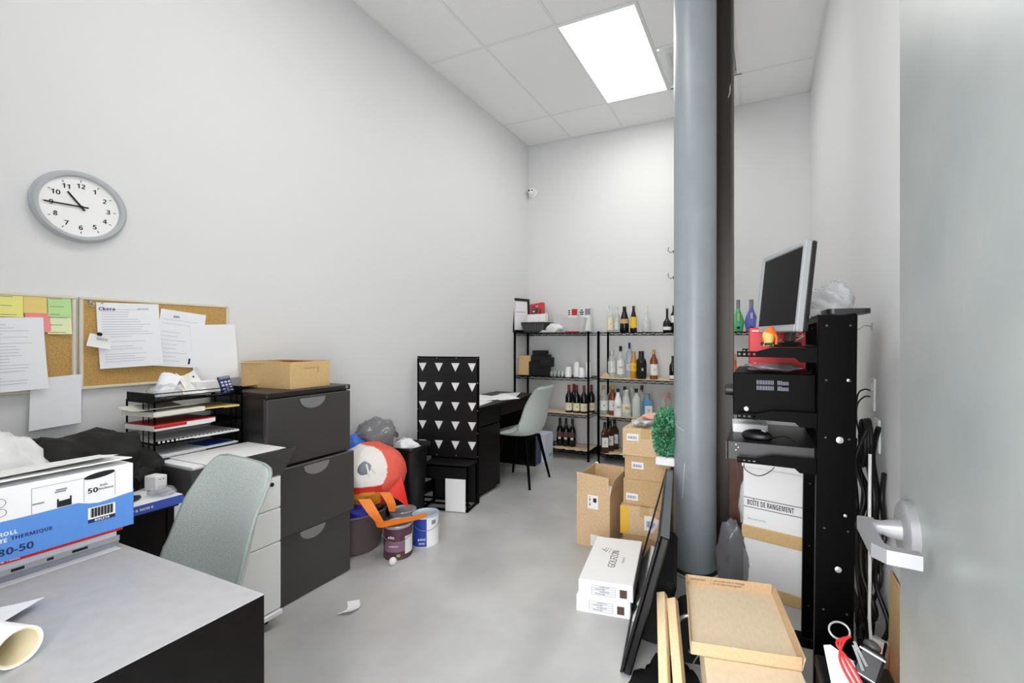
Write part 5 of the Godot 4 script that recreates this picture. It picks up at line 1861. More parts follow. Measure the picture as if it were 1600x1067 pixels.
func build_bottles() -> void:
	var g := "liquor bottles on the long wire shelf"
	var y: float = DECKS[3] + 0.001
	var tg := 26.0
	bottle("clear tall bottle with cream label at the top shelf's left end", g, -1.495, -4.63, y, 0.285, 0.037, "round", M.clear, M.clear_white, 0.1, M.label_cream, 0.08, 0.55, "v", M.print_red, tg)
	bottle("empty clear bottle behind the cream-labelled one on the top shelf", g, -1.43, -4.66, y, 0.28, 0.033, "round", M.clear, M.clear_white, 0.12, M.clear_white, 0.1, 0.4, "", null, tg)
	bottle("dark brown bottle with round tan label on the top shelf", g, -1.334, -4.61, y, 0.268, 0.048, "slope", M.dark_glass, M.black, 0.2, M.label_tan, 0.34, 0.52, "", null, tg)
	bottle("dark brown bottle with arched yellow label on the top shelf", g, -1.236, -4.61, y, 0.272, 0.036, "slope", M.brown_glass, M.label_brown, 0.1, M.label_yellow, 0.16, 0.58, "", null, tg)
	bottle("clear round decanter with tall pale cap on the top shelf", g, -1.103, -4.61, y, 0.268, 0.047, "squat", M.clear, M.cream, 0.22, null, 0, 0, "", null, tg)
	bottle("small dark brandy bottle with low white label by the pipe", g, -0.888, -4.61, y, 0.235, 0.042, "squat", M.dark_glass, M.black, 0.15, M.label_white, 0.08, 0.22, "", null, tg)
	bottle("tall black bottle with white label half hidden by the pipe", g, -0.816, -4.63, y, 0.265, 0.04, "fat", M.dark_glass, M.black, 0.1, M.label_white, 0.35, 0.62, "O", null, tg)
	for k in 2:
		var t := bottle(["bright green faceted bottle right of the steel channel", "violet-blue faceted bottle beside the monitor"][k], g, [-0.215, -0.1][k], -4.6, y, 0.298, [0.055, 0.06][k], "diamond", [M.green_glass, M.violet_glass][k], M.print_grey, 0.28, null, 0, 0, "", null, 5.0)
		var s := st()
		box(s, v3(0, 0.13, 0.05), v3(0.024, 0.09, 0.004), 0.001)
		part("label_print", s, [M.note_green, M.print_pale][k], t)
		s = st()
		for q in [-1, 1]:
			box(s, v3(q * 0.014, 0.13, 0.0505), v3(0.003, 0.1, 0.004))
			box(s, v3(0, 0.13 + q * 0.05, 0.0505), v3(0.03, 0.003, 0.004))
		box(s, v3(0, 0.035, 0.0535), v3(0.028, 0.02, 0.004))
		part("label_frame", s, M.print_black, t)
	y = DECKS[2] + 0.0065
	bottle("clear bottle with pale green label, leftmost of the second row", g, -1.47, -4.6, y, 0.29, 0.042, "fat", M.clear, M.cap_silver, 0.18, M.clear_white, 0.2, 0.6, "S", M.print_grey, tg)
	bottle("clear bottle with black cap and white label, second row", g, -1.385, -4.64, y, 0.335, 0.04, "round", M.clear, M.print_black, 0.17, M.label_white, 0.12, 0.55, "Smi", M.print_grey, tg)
	bottle("tall pale blue bottle with dark blue cap, second row", g, -1.3, -4.68, y, 0.37, 0.036, "tall", glass(0.75, 0.83, 0.95, 0.5), M.navy, 0.18, M.print_pale, 0.22, 0.4, "S", M.print_blue, tg)
	bottle("golden tequila bottle with yellow label, second row", g, -1.232, -4.6, y, 0.28, 0.036, "fat", M.gold_glass, M.cap_gold, 0.25, M.label_yellow, 0.28, 0.58, "J", M.label_brown, tg)
	bottle("broad black bottle with black label and pale figure, second row", g, -1.147, -4.59, y, 0.285, 0.051, "fat", M.dark_glass, M.black, 0.15, M.black_matte, 0.1, 0.6, "K", M.label_cream, tg)
	bottle("amber rum bottle with white label standing alone, second row", g, -1.02, -4.6, y, 0.3, 0.041, "round", M.amber, M.cap_gold, 0.2, M.label_white, 0.14, 0.52, "C", M.print_black, tg)
	bottle("black bottle half hidden by the pipe, second row", g, -0.83, -4.6, y, 0.24, 0.034, "wine", M.dark_glass, M.black, 0.12, M.label_white, 0.05, 0.2, "", null, tg)
	bottle("squat orange liqueur bottle right of the steel channel, second row", g, -0.245, -4.6, y, 0.265, 0.055, "squat", M.orange_glass, M.cap_pink, 0.2, null, 0, 0, "", null, 5.0)
	bottle("green miniature bottle under the rack's top bracket, second row", g, -0.11, -4.6, y, 0.2, 0.028, "round", M.green_glass, M.black, 0.15, M.label_white, 0.1, 0.4, "", null, 5.0)
	y = DECKS[1] + 0.0065
	bottle("clear bottle with gold cap, leftmost of the third row", g, -1.56, -4.6, y, 0.31, 0.044, "round", M.clear, M.cap_gold, 0.16, M.label_white, 0.16, 0.5, "E", M.print_black, tg)
	bottle("empty clear bottle behind the gold-capped one, third row", g, -1.515, -4.69, y, 0.29, 0.036, "round", M.clear, M.cap_gold, 0.14, null, 0, 0, "", null, tg)
	bottle("amber bottle with gold cap and white label, third row", g, -1.468, -4.63, y, 0.315, 0.042, "round", M.amber, M.cap_gold, 0.16, M.label_white, 0.16, 0.5, "E", M.print_black, tg)
	bottle("opaque white bottle with black cap and leaf print, third row", g, -1.392, -4.57, y, 0.285, 0.044, "slope", M.white, M.black, 0.13, M.label_white, 0.2, 0.5, "Mi", M.print_black, tg)
	bottle("clear black-capped bottle behind the opaque white one, third row", g, -1.352, -4.68, y, 0.3, 0.04, "slope", M.clear_white, M.black, 0.13, null, 0, 0, "", null, tg)
	bottle("frosted pale bottle without cap and green label print, third row", g, -1.3, -4.57, y, 0.28, 0.048, "slope", M.clear_white, M.cream, 0.05, M.label_cream, 0.18, 0.5, "No", M.print_black, tg)
	bottle("clear empty bottle right behind the frosted pale one, third row", g, -1.265, -4.67, y, 0.3, 0.044, "slope", M.clear, null, 0.1, null, 0, 0, "", null, tg)
	bottle("clear frosted bottle with gold neck and black cap, third row", g, -1.195, -4.57, y, 0.295, 0.044, "round", M.clear_white, M.black, 0.14, M.clear_white, 0.1, 0.5, "", null, tg)
	bottle("clear black-capped bottle behind the gold-necked one, third row", g, -1.165, -4.68, y, 0.32, 0.042, "round", M.clear, M.black, 0.2, null, 0, 0, "", null, tg)
	bottle("light blue gin bottle with small white label, third row", g, -1.085, -4.6, y, 0.245, 0.046, "fat", M.blue_glass, M.print_grey, 0.16, M.label_white, 0.14, 0.52, "O", M.print_blue, tg, true)
	bottle("pink-capped bottle behind the green plant, third row", g, -0.915, -4.6, y, 0.24, 0.04, "round", M.clear, M.cap_pink, 0.2, M.label_white, 0.1, 0.4, "", null, tg)
	bottle("copper-capped bottle right behind the pink-capped one, third row", g, -0.885, -4.68, y, 0.255, 0.04, "round", M.clear, M.cap_pink, 0.2, null, 0, 0, "", null, tg)
	y = DECKS[0] + 0.0065
	for k in 3:
		bottle(["front square brown whisky bottle with white label, bottom row", "middle square brown whisky bottle half behind the front one", "rear square brown whisky bottle by the white wall"][k], "square brown whisky bottles", [-1.53, -1.505, -1.485][k], [-4.55, -4.65, -4.75][k], y, 0.315, 0.041, "round", mat(0.25, 0.11, 0.06, 0.08), M.print_black, 0.14, M.label_white, 0.2, 0.52, "J", M.print_black, tg - 4, true)
	y = DECKS[1] + 0.0065
	var wl := ["red-capped wine bottle leftmost of the labelled row", "middle red-capped wine bottle of the front row", "red-capped wine bottle right of the front row's middle", "red-capped wine bottle half hidden behind the leftmost one", "red-capped wine bottle seen between the two shelf posts"]
	for k in 5:
		bottle(wl[k], "red-capped wine bottles", [-1.965, -1.873, -1.787, -1.95, -1.738][k], [-4.6, -4.6, -4.6, -4.71, -4.7][k], y, 0.3, 0.0405, "wine", M.dark_glass, M.cap_red, 0.2, M.label_cream, 0.08, 0.36, "N", M.print_grey, tg)
	y = DECKS[0] + 0.0065
	for k in 3:
		bottle(["lowest-tier dark wine bottle leftmost by the cable coil", "lowest-tier dark wine bottle in the middle of the three", "lowest-tier dark wine bottle nearest the shelf post"][k], "dark wine bottles on the bottom tier", [-2.101, -2.026, -1.95][k], -4.66, y, 0.305, 0.04, "wine", M.dark_glass, M.black, 0.18, M.label_brown, 0.32, 0.52, "", null, tg)
		var s := st()
		arc_sheet(s, 0.0415, 0.078, 0.1, -30, 10, 6)
		part("label_print", s, M.label_white, get_child(get_child_count() - 1))


# ---------------------------------------------------------------- cartons, plant, screen
func carton(n: String, label: String, group: String, xf: Transform3D, size: Vector3, m: Material, tape: Material = null) -> Node3D:
	var t := thing(n, label, "box", xf, group)
	var s := st()
	box2(s, v3(-size.x / 2, 0, -size.z / 2), v3(size.x / 2, size.y, size.z / 2), 0.003)
	part("body", s, m, t)
	if tape:
		s = st()
		box2(s, v3(-0.028, size.y, -size.z / 2 + 0.003), v3(0.028, size.y + 0.0006, size.z / 2 - 0.003))
		box2(s, v3(-0.028, size.y - 0.06, size.z / 2), v3(0.028, size.y, size.z / 2 + 0.0006))
		part("tape", s, tape, t)
	return t


func sticker(t: Node3D, x: float, y: float, z: float, w: float, h: float) -> void:
	var s := st()
	box(s, v3(x, y, z + 0.0006), v3(w, h, 0.0008))
	part("shipping_label", s, M.label_white, t)
	s = st()
	for k in 11: box(s, v3(x - w * 0.38 + w * 0.068 * k, y - h * 0.05, z + 0.0013), v3(w * (0.018 + 0.012 * (k * 5 % 3)), h * 0.42, 0.0004))
	part("barcode", s, M.print_blue, t, "", "stuff")


func build_cartons() -> void:
	var g := "stacked brown cartons beside the pipe"
	var Z := -2.98
	var b := [
		[0.0, 0.105, -0.66, 0.28, 0.44, 0.0, "lowest brown carton of the stack beside the pipe", M.card_dark],
		[0.1055, 0.175, -0.67, 0.3, 0.46, 2.0, "carton with yellow tape on its side, second from the floor", M.card],
		[0.281, 0.158, -0.658, 0.285, 0.46, -1.0, "plain brown carton third from the floor in the stack", M.card_dark],
		[0.4395, 0.147, -0.655, 0.285, 0.46, 1.0, "brown carton directly under the topmost carton of the stack", M.card_dark],
		[0.587, 0.17, -0.66, 0.29, 0.48, 0.0, "topmost brown carton of the stack, papers lying on it", M.card]]
	for k in 5:
		var q: Array = b[k]
		var t := carton("carton", q[6], g, turned(v3(q[2], q[0], Z + (0.03 if k < 2 else 0.0)), q[5]), v3(q[3], q[1], q[4]), q[7], M.tape_clear)
		if k >= 2: sticker(t, [0, 0, -0.085, -0.06, -0.08][k], q[1] * [0, 0, 0.3, 0.6, 0.68][k], q[4] / 2, 0.075, 0.042)
		if k == 1:
			sticker(t, 0.06, 0.085, q[4] / 2, 0.12, 0.09)
			var s := st()
			for i in 2: box2(s, v3(-q[3] / 2 - 0.0008, 0.002, 0.0 + 0.1 * i), v3(-q[3] / 2, q[1] - 0.002, 0.08 + 0.12 * i))
			box2(s, v3(-q[3] / 2 - 0.0008, 0.002, q[4] / 2 + 0.0002), v3(-q[3] / 2 + 0.055, q[1] - 0.002, q[4] / 2 + 0.001))
			part("yellow_tape", s, M.tape_yellow, t)
	var yt := 0.758
	var s := st()
	blob(s, v3(0, 0.018, 0), v3(0.12, 0.022, 0.09), 91, 0.25, 0.9, 0.0, null, 32, 18)
	solo("pink_packet", s, mat(0.95, 0.7, 0.66, 0.5), "pink wrapped packet lying on the topmost brown carton", "packet", turned(v3(-0.64, yt, -3.12), 14))
	s = st()
	sheet(s, 0.3, 0.24, func(u, v): return v3(0, 0, 0.02 * u * u * v), 8)
	solo("plastic_or_shade_sheet", s, M.clear_white, "crinkled clear plastic sheet on the topmost brown carton", "plastic sheet", Transform3D(Basis(Vector3.RIGHT, -PI / 2).rotated(Vector3.UP, 0.25), v3(-0.65, yt + 0.002, -2.95)))
	var t := thing("work_glove", "grey and white work glove with black cuff on the top carton", "glove", turned(v3(-0.665, yt + 0.008, -2.835), 32))
	s = st()
	blob(s, v3(0, 0.014, 0), v3(0.05, 0.017, 0.035), 95, 0.15, 1.0, 0.0, null, 24, 14)
	for k in 4: tube(s, smooth_path([v3(-0.035, 0.013, -0.022 + 0.014 * k), v3(-0.065, 0.02, -0.03 + 0.019 * k), v3(-0.09 - 0.004 * (k % 2), 0.008, -0.034 + 0.021 * k)], 4), 0.0085, 8, 0.007)
	tube(s, smooth_path([v3(-0.005, 0.013, 0.028), v3(-0.03, 0.014, 0.05), v3(-0.052, 0.01, 0.056)], 4), 0.009, 8, 0.007)
	part("hand", s, M.silver, t)
	s = st()
	X = turned(v3(0.04, 0.014, 0), 0, 0, -90)
	lathe(s, [Vector2(0.03, 0.0), Vector2(0.033, 0.03), Vector2(0.038, 0.07), Vector2(0.034, 0.07)], 16, 0.42, 1.0)
	X = Transform3D.IDENTITY
	part("cuff", s, M.black_matte, t)
	# plant ball in a white pot
	t = thing("artificial_plant", "bushy green artificial boxwood plant in a white pot on the cartons", "plant", turned(v3(-0.545, yt, -2.82)))
	t.position = v3(-0.52, 0.576, -2.68)
	s = st()
	box2(s, v3(-0.055, 0, -0.05), v3(0.055, 0.05, 0.05), 0.006)
	part("pot", s, M.white, t)
	var rng := RandomNumberGenerator.new()
	rng.seed = 5
	s = st()
	for k in 3800:
		var d := Vector3(rng.randfn(), rng.randfn(), rng.randfn()).normalized()
		var rr := 0.3 + 0.7 * pow(rng.randf(), 0.5)
		var dd := v3(signf(d.x) * pow(absf(d.x), 0.8), signf(d.y) * pow(absf(d.y), 0.75), signf(d.z) * pow(absf(d.z), 0.8))
		var c := v3(0, 0.185, 0) + dd * v3(0.074, 0.14, 0.076) * rr * (1.0 + 0.16 * sin(d.x * 9.0 + 1.0) * cos(d.y * 11.0) * sin(d.z * 8.0 + 2.0))
		if c.y < 0.03: continue
		var up := (d + Vector3(rng.randfn(), rng.randfn(), rng.randfn()) * 0.5).normalized()
		var sd := up.cross(Vector3(rng.randfn(), rng.randfn(), rng.randfn())).normalized()
		var l := rng.randf_range(0.012, 0.02)
		var nn := up.cross(sd).normalized()
		var tone := rng.randf()
		var lc := lin(0.2, 0.66, 0.44).lerp(lin(0.75, 0.97, 0.86), pow(tone, 1.6))
		for q in [[c, c + up * l * 0.5 + sd * l * 0.4 + nn * 0.001, c + up * l], [c, c + up * l, c + up * l * 0.5 - sd * l * 0.4 + nn * 0.001]]:
			s.set_color(lc)
			tri(s, q[0], q[1], q[2])
			s.set_color(lc)
			tri(s, q[0], q[2], q[1])
	part("foliage", s, mat(1, 1, 1, 0.5, 0.0, {"vertex_color_use_as_albedo": true, "backlight_enabled": true, "backlight": Color(0.3, 0.5, 0.4)}), t, "", "stuff")
	s = st()
	for k in 12:
		var a := TAU * k / 12.0
		tube(s, smooth_path([v3(0.01 * cos(a), 0.045, 0.01 * sin(a)), v3(0.03 * cos(a), 0.13, 0.03 * sin(a)), v3(0.06 * cos(a), 0.19 + 0.05 * (k % 3), 0.06 * sin(a))], 3), 0.002, 4)
	part("stem", s, mat(0.2, 0.4, 0.2, 0.7), t)
	# tall open carton
	t = thing("open_carton", "tall open brown carton with raised flaps in front of the stack", "box", turned(v3(-0.975, 0, -2.83), -2))
	var w := 0.222
	var d2 := 0.3
	var h := 0.335
	s = st()
	box2(s, v3(-w / 2, 0, -d2 / 2), v3(w / 2, 0.006, d2 / 2))
	for k in [-1, 1]:
		box2(s, v3(-w / 2, 0, k * d2 / 2 - 0.002), v3(w / 2, h, k * d2 / 2 + 0.002), 0.001)
		box2(s, v3(k * w / 2 - 0.002, 0, -d2 / 2), v3(k * w / 2 + 0.002, h, d2 / 2), 0.001)
	part("body", s, M.card, t)
	for q in [[0.0, 0.0, 0.13, 0.115, w, d2 / 2, 3.0], [180.0, 0.0, 0.11, 0.11, w, d2 / 2, -4.0], [90.0, 0.0, 0.1, 0.115, d2, w / 2, 12.0], [-90.0, 0.0, 0.115, 0.105, d2, w / 2, -6.0]]:
		s = st()
		X = turned(V0, q[0]) * turned(v3(0, h, q[5]), 0, q[6])
		prism(s, [Vector2(-q[4] / 2 + 0.002, 0), Vector2(q[4] / 2 - 0.002, 0), Vector2(q[4] / 2 - 0.004, q[3]), Vector2(-q[4] / 2 + 0.004, q[2])], -0.002, 0.002)
		X = Transform3D.IDENTITY
		part("flap", s, M.card, t)
	s = st()
	box(s, v3(0.0, 0.285, d2 / 2 + 0.0026), v3(0.07, 0.085, 0.0008))
	part("shipping_label", s, M.label_white, t)
	s = st()
	box(s, v3(0.014, 0.297, d2 / 2 + 0.0033), v3(0.022, 0.026, 0.0006))
	for k in 4: box(s, v3(-0.02, 0.315 - 0.016 * k, d2 / 2 + 0.0033), v3(0.003 + 0.004 * (k % 2), 0.012, 0.0005))
	part("label_print", s, M.print_black, t)
	s = st()
	box(s, v3(0.03, 0.045, d2 / 2 + 0.0026), v3(0.09, 0.07, 0.0008))
	part("shipping_label", s, M.label_white, t)
	s = st()
	box(s, v3(0, 0.3, 0), v3(0.17, 0.02, 0.24), 0.002)
	part("content", s, M.paper, t, "white sheets lying inside")
	s = st()
	box(s, v3(-w / 2 + 0.02, 0.4, -d2 / 2 + 0.002), v3(0.022, 0.11, 0.003))
	part("tape", s, M.white, t)
	# two flat white cartons with lettering
	for k in 2:
		t = carton("white_carton", ["lower flat white carton under the lettered one on the floor", "upper flat white carton lettered GOLFZON on its lid"][k], "two flat white cartons", turned(v3([-0.727, -0.72][k], 0.0805 * k, -2.279 + 0.004 * k), [7.5, 9.0][k]), v3(0.262, 0.08, 0.485), M.white)
		var zf := 0.2428
		s = st()
		box(s, v3(0.085, 0.036, zf + 0.0006), v3(0.034, 0.038, 0.0008))
		part("picture_print", s, M.label_brown, t)
		s = st()
		for i in 5: box(s, v3(-0.01, 0.016 + 0.011 * i, zf + 0.0004), v3(0.115, 0.0013, 0.0006))
		for i in 3: box(s, v3(-0.067 + 0.057 * i, 0.038, zf + 0.0004), v3(0.0013, 0.045, 0.0006))
		for i in 4: box(s, v3(-0.025 + 0.02 * (i % 2), 0.022 + 0.011 * i, zf + 0.0005), v3(0.05, 0.003, 0.0006))
		part("table_print", s, M.print_grey, t, "", "stuff")
		if k == 1:
			var lid := func(x, z, a): return Transform3D(Basis(Vector3.UP, deg_to_rad(a)) * Basis(Vector3.RIGHT, -PI / 2), v3(x, 0.0803, z))
			text("GOLFZON", 0.036, M.print_black, t, lid.call(0.005, -0.0, 90.0), "Droid Sans", false, "lettering", 0.85)
			text("Platform", 0.012, M.print_grey, t, lid.call(0.055, 0.005, 90.0))
			s = st()
			for i in 3: bar(s, v3(-0.05 + 0.012 * i, 0.0804, -0.11), v3(-0.06 + 0.014 * i, 0.0804, -0.075 + 0.012 * i), 0.004, 0.0006)
			bar(s, v3(-0.075, 0.0804, -0.09), v3(-0.045, 0.0804, -0.07), 0.004, 0.0006)
			part("logo", s, M.print_black, t)
		else:
			s = st()
			for q in [-1, 1]: tube(s, smooth_path([v3(-0.131, 0.07, 0.02 * q), v3(-0.155, 0.062, 0.03 * q), v3(-0.165, 0.05, 0.035 * q)], 4), 0.003, 5)
			part("handle_tie", s, M.white, t)
	# leaning flat screen: local x runs along its lower edge away from the viewer, local z out of the glass
	t = thing("flat_screen", "black flat television leaning on edge against the pipe column", "television", Transform3D.IDENTITY)
	var along := v3(0.16, 0, 0.987).normalized()
	var upv := v3(0.262, 0.965, 0.0)
	upv = (upv - along * upv.dot(along)).normalized()
	var outv := along.cross(upv).normalized()
	t.transform = Transform3D(Basis(along, upv, outv), v3(-0.505, 0.012, -1.7) - along * 0.92)
	s = st()
	box2(s, v3(0, 0, -0.038), v3(0.92, 0.57, -0.006), 0.006)
	part("back_shell", s, M.black, t)
	s = st()
	box2(s, v3(0.16, 0.01, -0.14), v3(0.71, 0.3, -0.039), 0.02)
	part("back_housing", s, M.black_matte, t)
	s = st()
	for q in [[0, 0, 0.92, 0.03], [0, 0.545, 0.92, 0.025]]: box2(s, v3(q[0], q[1], -0.006), v3(q[2], q[1] + q[3], 0.006), 0.003)
	for x in [0.0, 0.898]: box2(s, v3(x, 0.03, -0.006), v3(x + 0.022, 0.545, 0.006), 0.003)
	part("bezel", s, M.black, t)
	s = st()
	box2(s, v3(0.022, 0.03, -0.005), v3(0.898, 0.545, 0.001))
	part("glass", s, M.tv_glass, t)
	s = st()
	box2(s, v3(0.002, 0.5705, -0.036), v3(0.918, 0.573, -0.002), 0.001)
	part("top_strip", s, M.tv_side, t)


# ---------------------------------------------------------------- equipment rack by the right wall
func slotted(s: SurfaceTool, x0: float, x1: float, y0: float, y1: float, z0: float, z1: float, n: int, hole: float) -> void:   # a strip with square holes
	var yc := (y0 + y1) / 2
	box2(s, v3(x0, yc + hole / 2, z0), v3(x1, y1, z1))
	box2(s, v3(x0, y0, z0), v3(x1, yc - hole / 2, z1))
	var step := (x1 - x0) / n
	for k in n + 1:
		var a := x0 if k == 0 else x0 + step * (k - 0.5) + hole / 2
		var b := x1 if k == n else x0 + step * (k + 0.5) - hole / 2
		box2(s, v3(a, yc - hole / 2, z0), v3(b, yc + hole / 2, z1))


func bracket(s: SurfaceTool, y: float, z: float) -> void:   # cantilever arm reaching into the room from a post
	prism_at(s, [Vector2(0.175, y - 0.032), Vector2(0.175, y + 0.018), Vector2(0.03, y + 0.018), Vector2(-0.02, y + 0.004), Vector2(-0.02, y - 0.016), Vector2(0.1, y - 0.018), Vector2(0.115, y - 0.032)], z - 0.0015, z + 0.0015)
	slotted(s, -0.085, -0.02, y - 0.016, y + 0.004, z - 0.0015, z + 0.0015, 4, 0.008)
	box2(s, v3(-0.085, y - 0.0165, z - 0.024), v3(0.16, y - 0.0145, z))


func prism_at(s: SurfaceTool, poly: Array, z0: float, z1: float) -> void:
	prism(s, poly, z0, z1)


func build_rack() -> void:
	var t := thing("equipment_rack", "tall black two-post equipment rack against the side wall", "rack", Transform3D.IDENTITY)
	var s: SurfaceTool
	for q in [[-1.72, 1.395], [-2.22, 1.395]]:
		s = st()
		var z: float = q[0]
		# channel: broad face towards the viewer, flanges at both edges
		var o := []
		box(s, v3(0.226, q[1] / 2 + 0.01, z), v3(0.104, q[1] - 0.02, 0.004))
		for k in [-1, 1]:
			box(s, v3(0.226 + k * 0.053, q[1] / 2 + 0.01, z - 0.02), v3(0.005, q[1] - 0.02, 0.044), 0.0015)
		var po := part("post", s, M.black_metal, t)
		po.rotation.z = deg_to_rad(-0.6)
		po.position.x = -0.016
		s = st()
		for y in [0.16, 0.42, 0.69, 0.99, 1.18, 1.36]:
			for x in [0.195, 0.262]:
				X = turned(v3(x, y, z + 0.002), 0, 90)
				disc(s, 0.0035, 0.0015, 0, 10)
				X = Transform3D.IDENTITY
		part("screw", s, M.dark_steel, po, "", "stuff")
		for e in [[0.236, 0.985, 0.022, 0.016], [0.258, 1.182, 0.01, 0.012], [0.236, 0.56, 0.02, 0.02], [0.254, 0.74, 0.01, 0.012]]:
			s = st()
			X = turned(v3(e[0], e[1], z + 0.0022), 0, 90)
			lathe(s, [Vector2(0, 0), Vector2(e[2] / 2, 0), Vector2(e[2] / 2 - 0.002, 0.001), Vector2(0.0, 0.001)], 16)
			X = Transform3D.IDENTITY
			part("hole_plug", s, M.silver, po)
	s = st()
	box2(s, v3(0.168, 1.362, -2.24), v3(0.285, 1.396, -2.2))
	box2(s, v3(0.17, 1.372, -2.2), v3(0.176, 1.396, -1.74))
	box2(s, v3(0.276, 1.372, -2.2), v3(0.282, 1.396, -1.74))
	part("top_angle", s, M.black_metal, t)
	for z in [-1.72, -2.22]:
		s = st()
		box2(s, v3(0.13, 0.0, z - 0.05), v3(0.4, 0.012, z + 0.05), 0.002)
		part("foot_plate", s, M.black_metal, t)
	for y in [1.266, 1.045, 0.888]:
		for z in [-1.735, -2.195]:
			s = st()
			bracket(s, y, z)
			part("bracket", s, M.black_metal, t)
	s = st()
	box2(s, v3(0.02, 1.2855, -2.0), v3(0.17, 1.2885, -1.74), 0.001)
	box2(s, v3(0.168, 1.265, -2.19), v3(0.173, 1.29, -1.74))
	part("shelf_plate", s, M.black_metal, t)
	# amplifier
	t = thing("amplifier", "black amplifier with vent slots resting on the rack's middle brackets", "amplifier", turned(v3(0, 1.0335, 0)))
	s = st()
	box2(s, v3(-0.1, 0.004, -2.18), v3(0.165, 0.158, -1.76), 0.003)
	part("body", s, M.black_metal, t)
	s = st()
	for r in 2:
		for i in 20:
			if i == 11 or i == 12: continue
			box2(s, v3(-0.02 + 0.0052 * i, 0.098 + 0.02 * r, -1.7602), v3(-0.0175 + 0.0052 * i, 0.113 + 0.02 * r - (0.003 if i > 15 else 0.0), -1.7594))
	part("vent_slot", s, M.print_grey, t, "", "stuff")
	s = st()
	X = turned(v3(-0.1, 0.08, -1.9), 0, 0, 90)
	lathe(s, [Vector2(0.026, 0), Vector2(0.026, 0.004), Vector2(0.023, 0.006), Vector2(0.022, 0.034), Vector2(0.019, 0.037), Vector2(0, 0.037)], 24)
	X = Transform3D.IDENTITY
	part("volume_knob", s, M.black_plastic, t)
	s = st()
	X = turned(v3(-0.1, 0.04, -2.05), 0, 0, 90)
	lathe(s, [Vector2(0.012, 0), Vector2(0.011, 0.02), Vector2(0, 0.021)], 16)
	X = Transform3D.IDENTITY
	part("small_knob", s, M.black_plastic, t)
	s = st()
	X = turned(v3(-0.055, 0.028, -1.76), 0, 90)
	lathe(s, [Vector2(0, 0), Vector2(0.009, 0), Vector2(0.007, 0.003), Vector2(0, 0.0035)], 14)
	X = Transform3D.IDENTITY
	part("screw", s, M.silver, t)
	s = st()
	X = turned(v3(0.03, 0.159, -1.9))
	blob(s, v3(0, 0.012, 0), v3(0.09, 0.02, 0.1), 101, 0.45, 0.9, 0.0, null, 36, 16, false)
	X = Transform3D.IDENTITY
	solo("plastic_film", s, M.film_dark, "crinkled clear plastic film lying on the amplifier", "plastic film", turned(v3(0, 1.0335, 0)))
	# server unit
	t = thing("rack_unit", "flat black rack unit with a mouse on top", "rack unit", turned(v3(0, 0.8745, 0)))
	s = st()
	box2(s, v3(-0.118, 0.0, -2.17), v3(0.163, 0.066, -1.76), 0.002)
	part("body", s, M.black_plastic, t)
	s = st()
	box2(s, v3(-0.126, 0.0, -2.18), v3(-0.1185, 0.066, -1.755), 0.002)
	part("front_bezel", s, M.dark_steel, t)
	s = st()
	for k in 3:
		X = turned(v3(-0.09 + 0.008 * (k % 2), 0.035 + 0.01 * k, -1.7598), 0, 90)
		disc(s, 0.002, 0.0012, 0, 8)
	X = Transform3D.IDENTITY
	part("screw", s, M.silver, t, "", "stuff")
	t = thing("computer_mouse", "black computer mouse on the flat rack unit", "mouse", turned(v3(-0.02, 0.941, -1.83), 75))
	s = st()
	blob(s, v3(0, 0.012, 0), v3(0.031, 0.024, 0.055), 3, 0.02, 0.3, 0.0, null, 28, 18)
	part("body", s, M.black_plastic, t)
	s = st()
	X = turned(v3(-0.003, 0.032, 0.025), 0, 0, 90)
	disc(s, 0.008, 0.006, 0, 12)
	X = Transform3D.IDENTITY
	part("wheel", s, M.print_grey, t)
	s = st()
	tube(s, smooth_path([v3(0, 0.012, 0.055), v3(0.03, 0.016, 0.09), v3(0.0, 0.006, 0.13)], 5), 0.0022, 5)
	part("cord", s, M.cable, t)
	t = thing("white_device", "small white boxy device behind the mouse on the rack unit", "device", turned(v3(-0.05, 0.941, -2.0), 4))
	s = st()
	prism_xz(s, rounded(0.13, 0.12, 0.012), 0.0, 0.032)
	part("body", s, M.white, t)
	s = st()
	box(s, v3(0.0, 0.0325, 0.02), v3(0.09, 0.001, 0.05))
	part("top_inlay", s, M.print_pale, t)
	# red drink box
	t = thing("drink_carton", "red drink carton with white swirls standing behind the monitor foot", "box", turned(v3(0.075, 1.192, -2.1), 3))
	s = st()
	box2(s, v3(-0.13, 0, -0.065), v3(0.078, 0.168, 0.065), 0.003)
	part("body", s, M.red, t)
	s = st()
	for q in [[-0.105, 0.02], [-0.06, 0.022], [0.02, 0.13], [0.05, 0.14], [-0.01, 0.115]]:
		var pts := []
		for i in 14:
			var a: float = i * 0.5
			pts.append(v3(q[0] + 0.0016 * a * cos(a) * 1.6, q[1] + 0.0016 * a * sin(a), 0.0655))
		tube(s, pts, 0.0017, 4)
	tube(s, smooth_path([v3(-0.04, 0.09, 0.0655), v3(0.0, 0.11, 0.0655), v3(0.04, 0.115, 0.0655), v3(0.072, 0.135, 0.0655)], 6), 0.003, 5)
	part("white_print", s, M.white, t)
	s = st()
	box(s, v3(-0.05, 0.155, 0.0655), v3(0.14, 0.004, 0.001))
	part("white_line", s, M.white, t)
	build_monitor()
	# small orange toy figure
	t = thing("figurine", "small orange and cream figurine standing by the monitor foot", "figurine", turned(v3(0.018, 1.289, -1.76)))
	s = st()
	lathe(s, [Vector2(0, 0), Vector2(0.018, 0), Vector2(0.018, 0.006), Vector2(0.014, 0.008), Vector2(0.016, 0.016), Vector2(0.02, 0.03), Vector2(0.019, 0.045), Vector2(0.012, 0.054), Vector2(0, 0.056)], 20)
	part("body", s, mat(0.82, 0.7, 0.38, 0.6), t)
	s = st()
	X = turned(v3(0.006, 0.05, 0), 0, 0, -15)
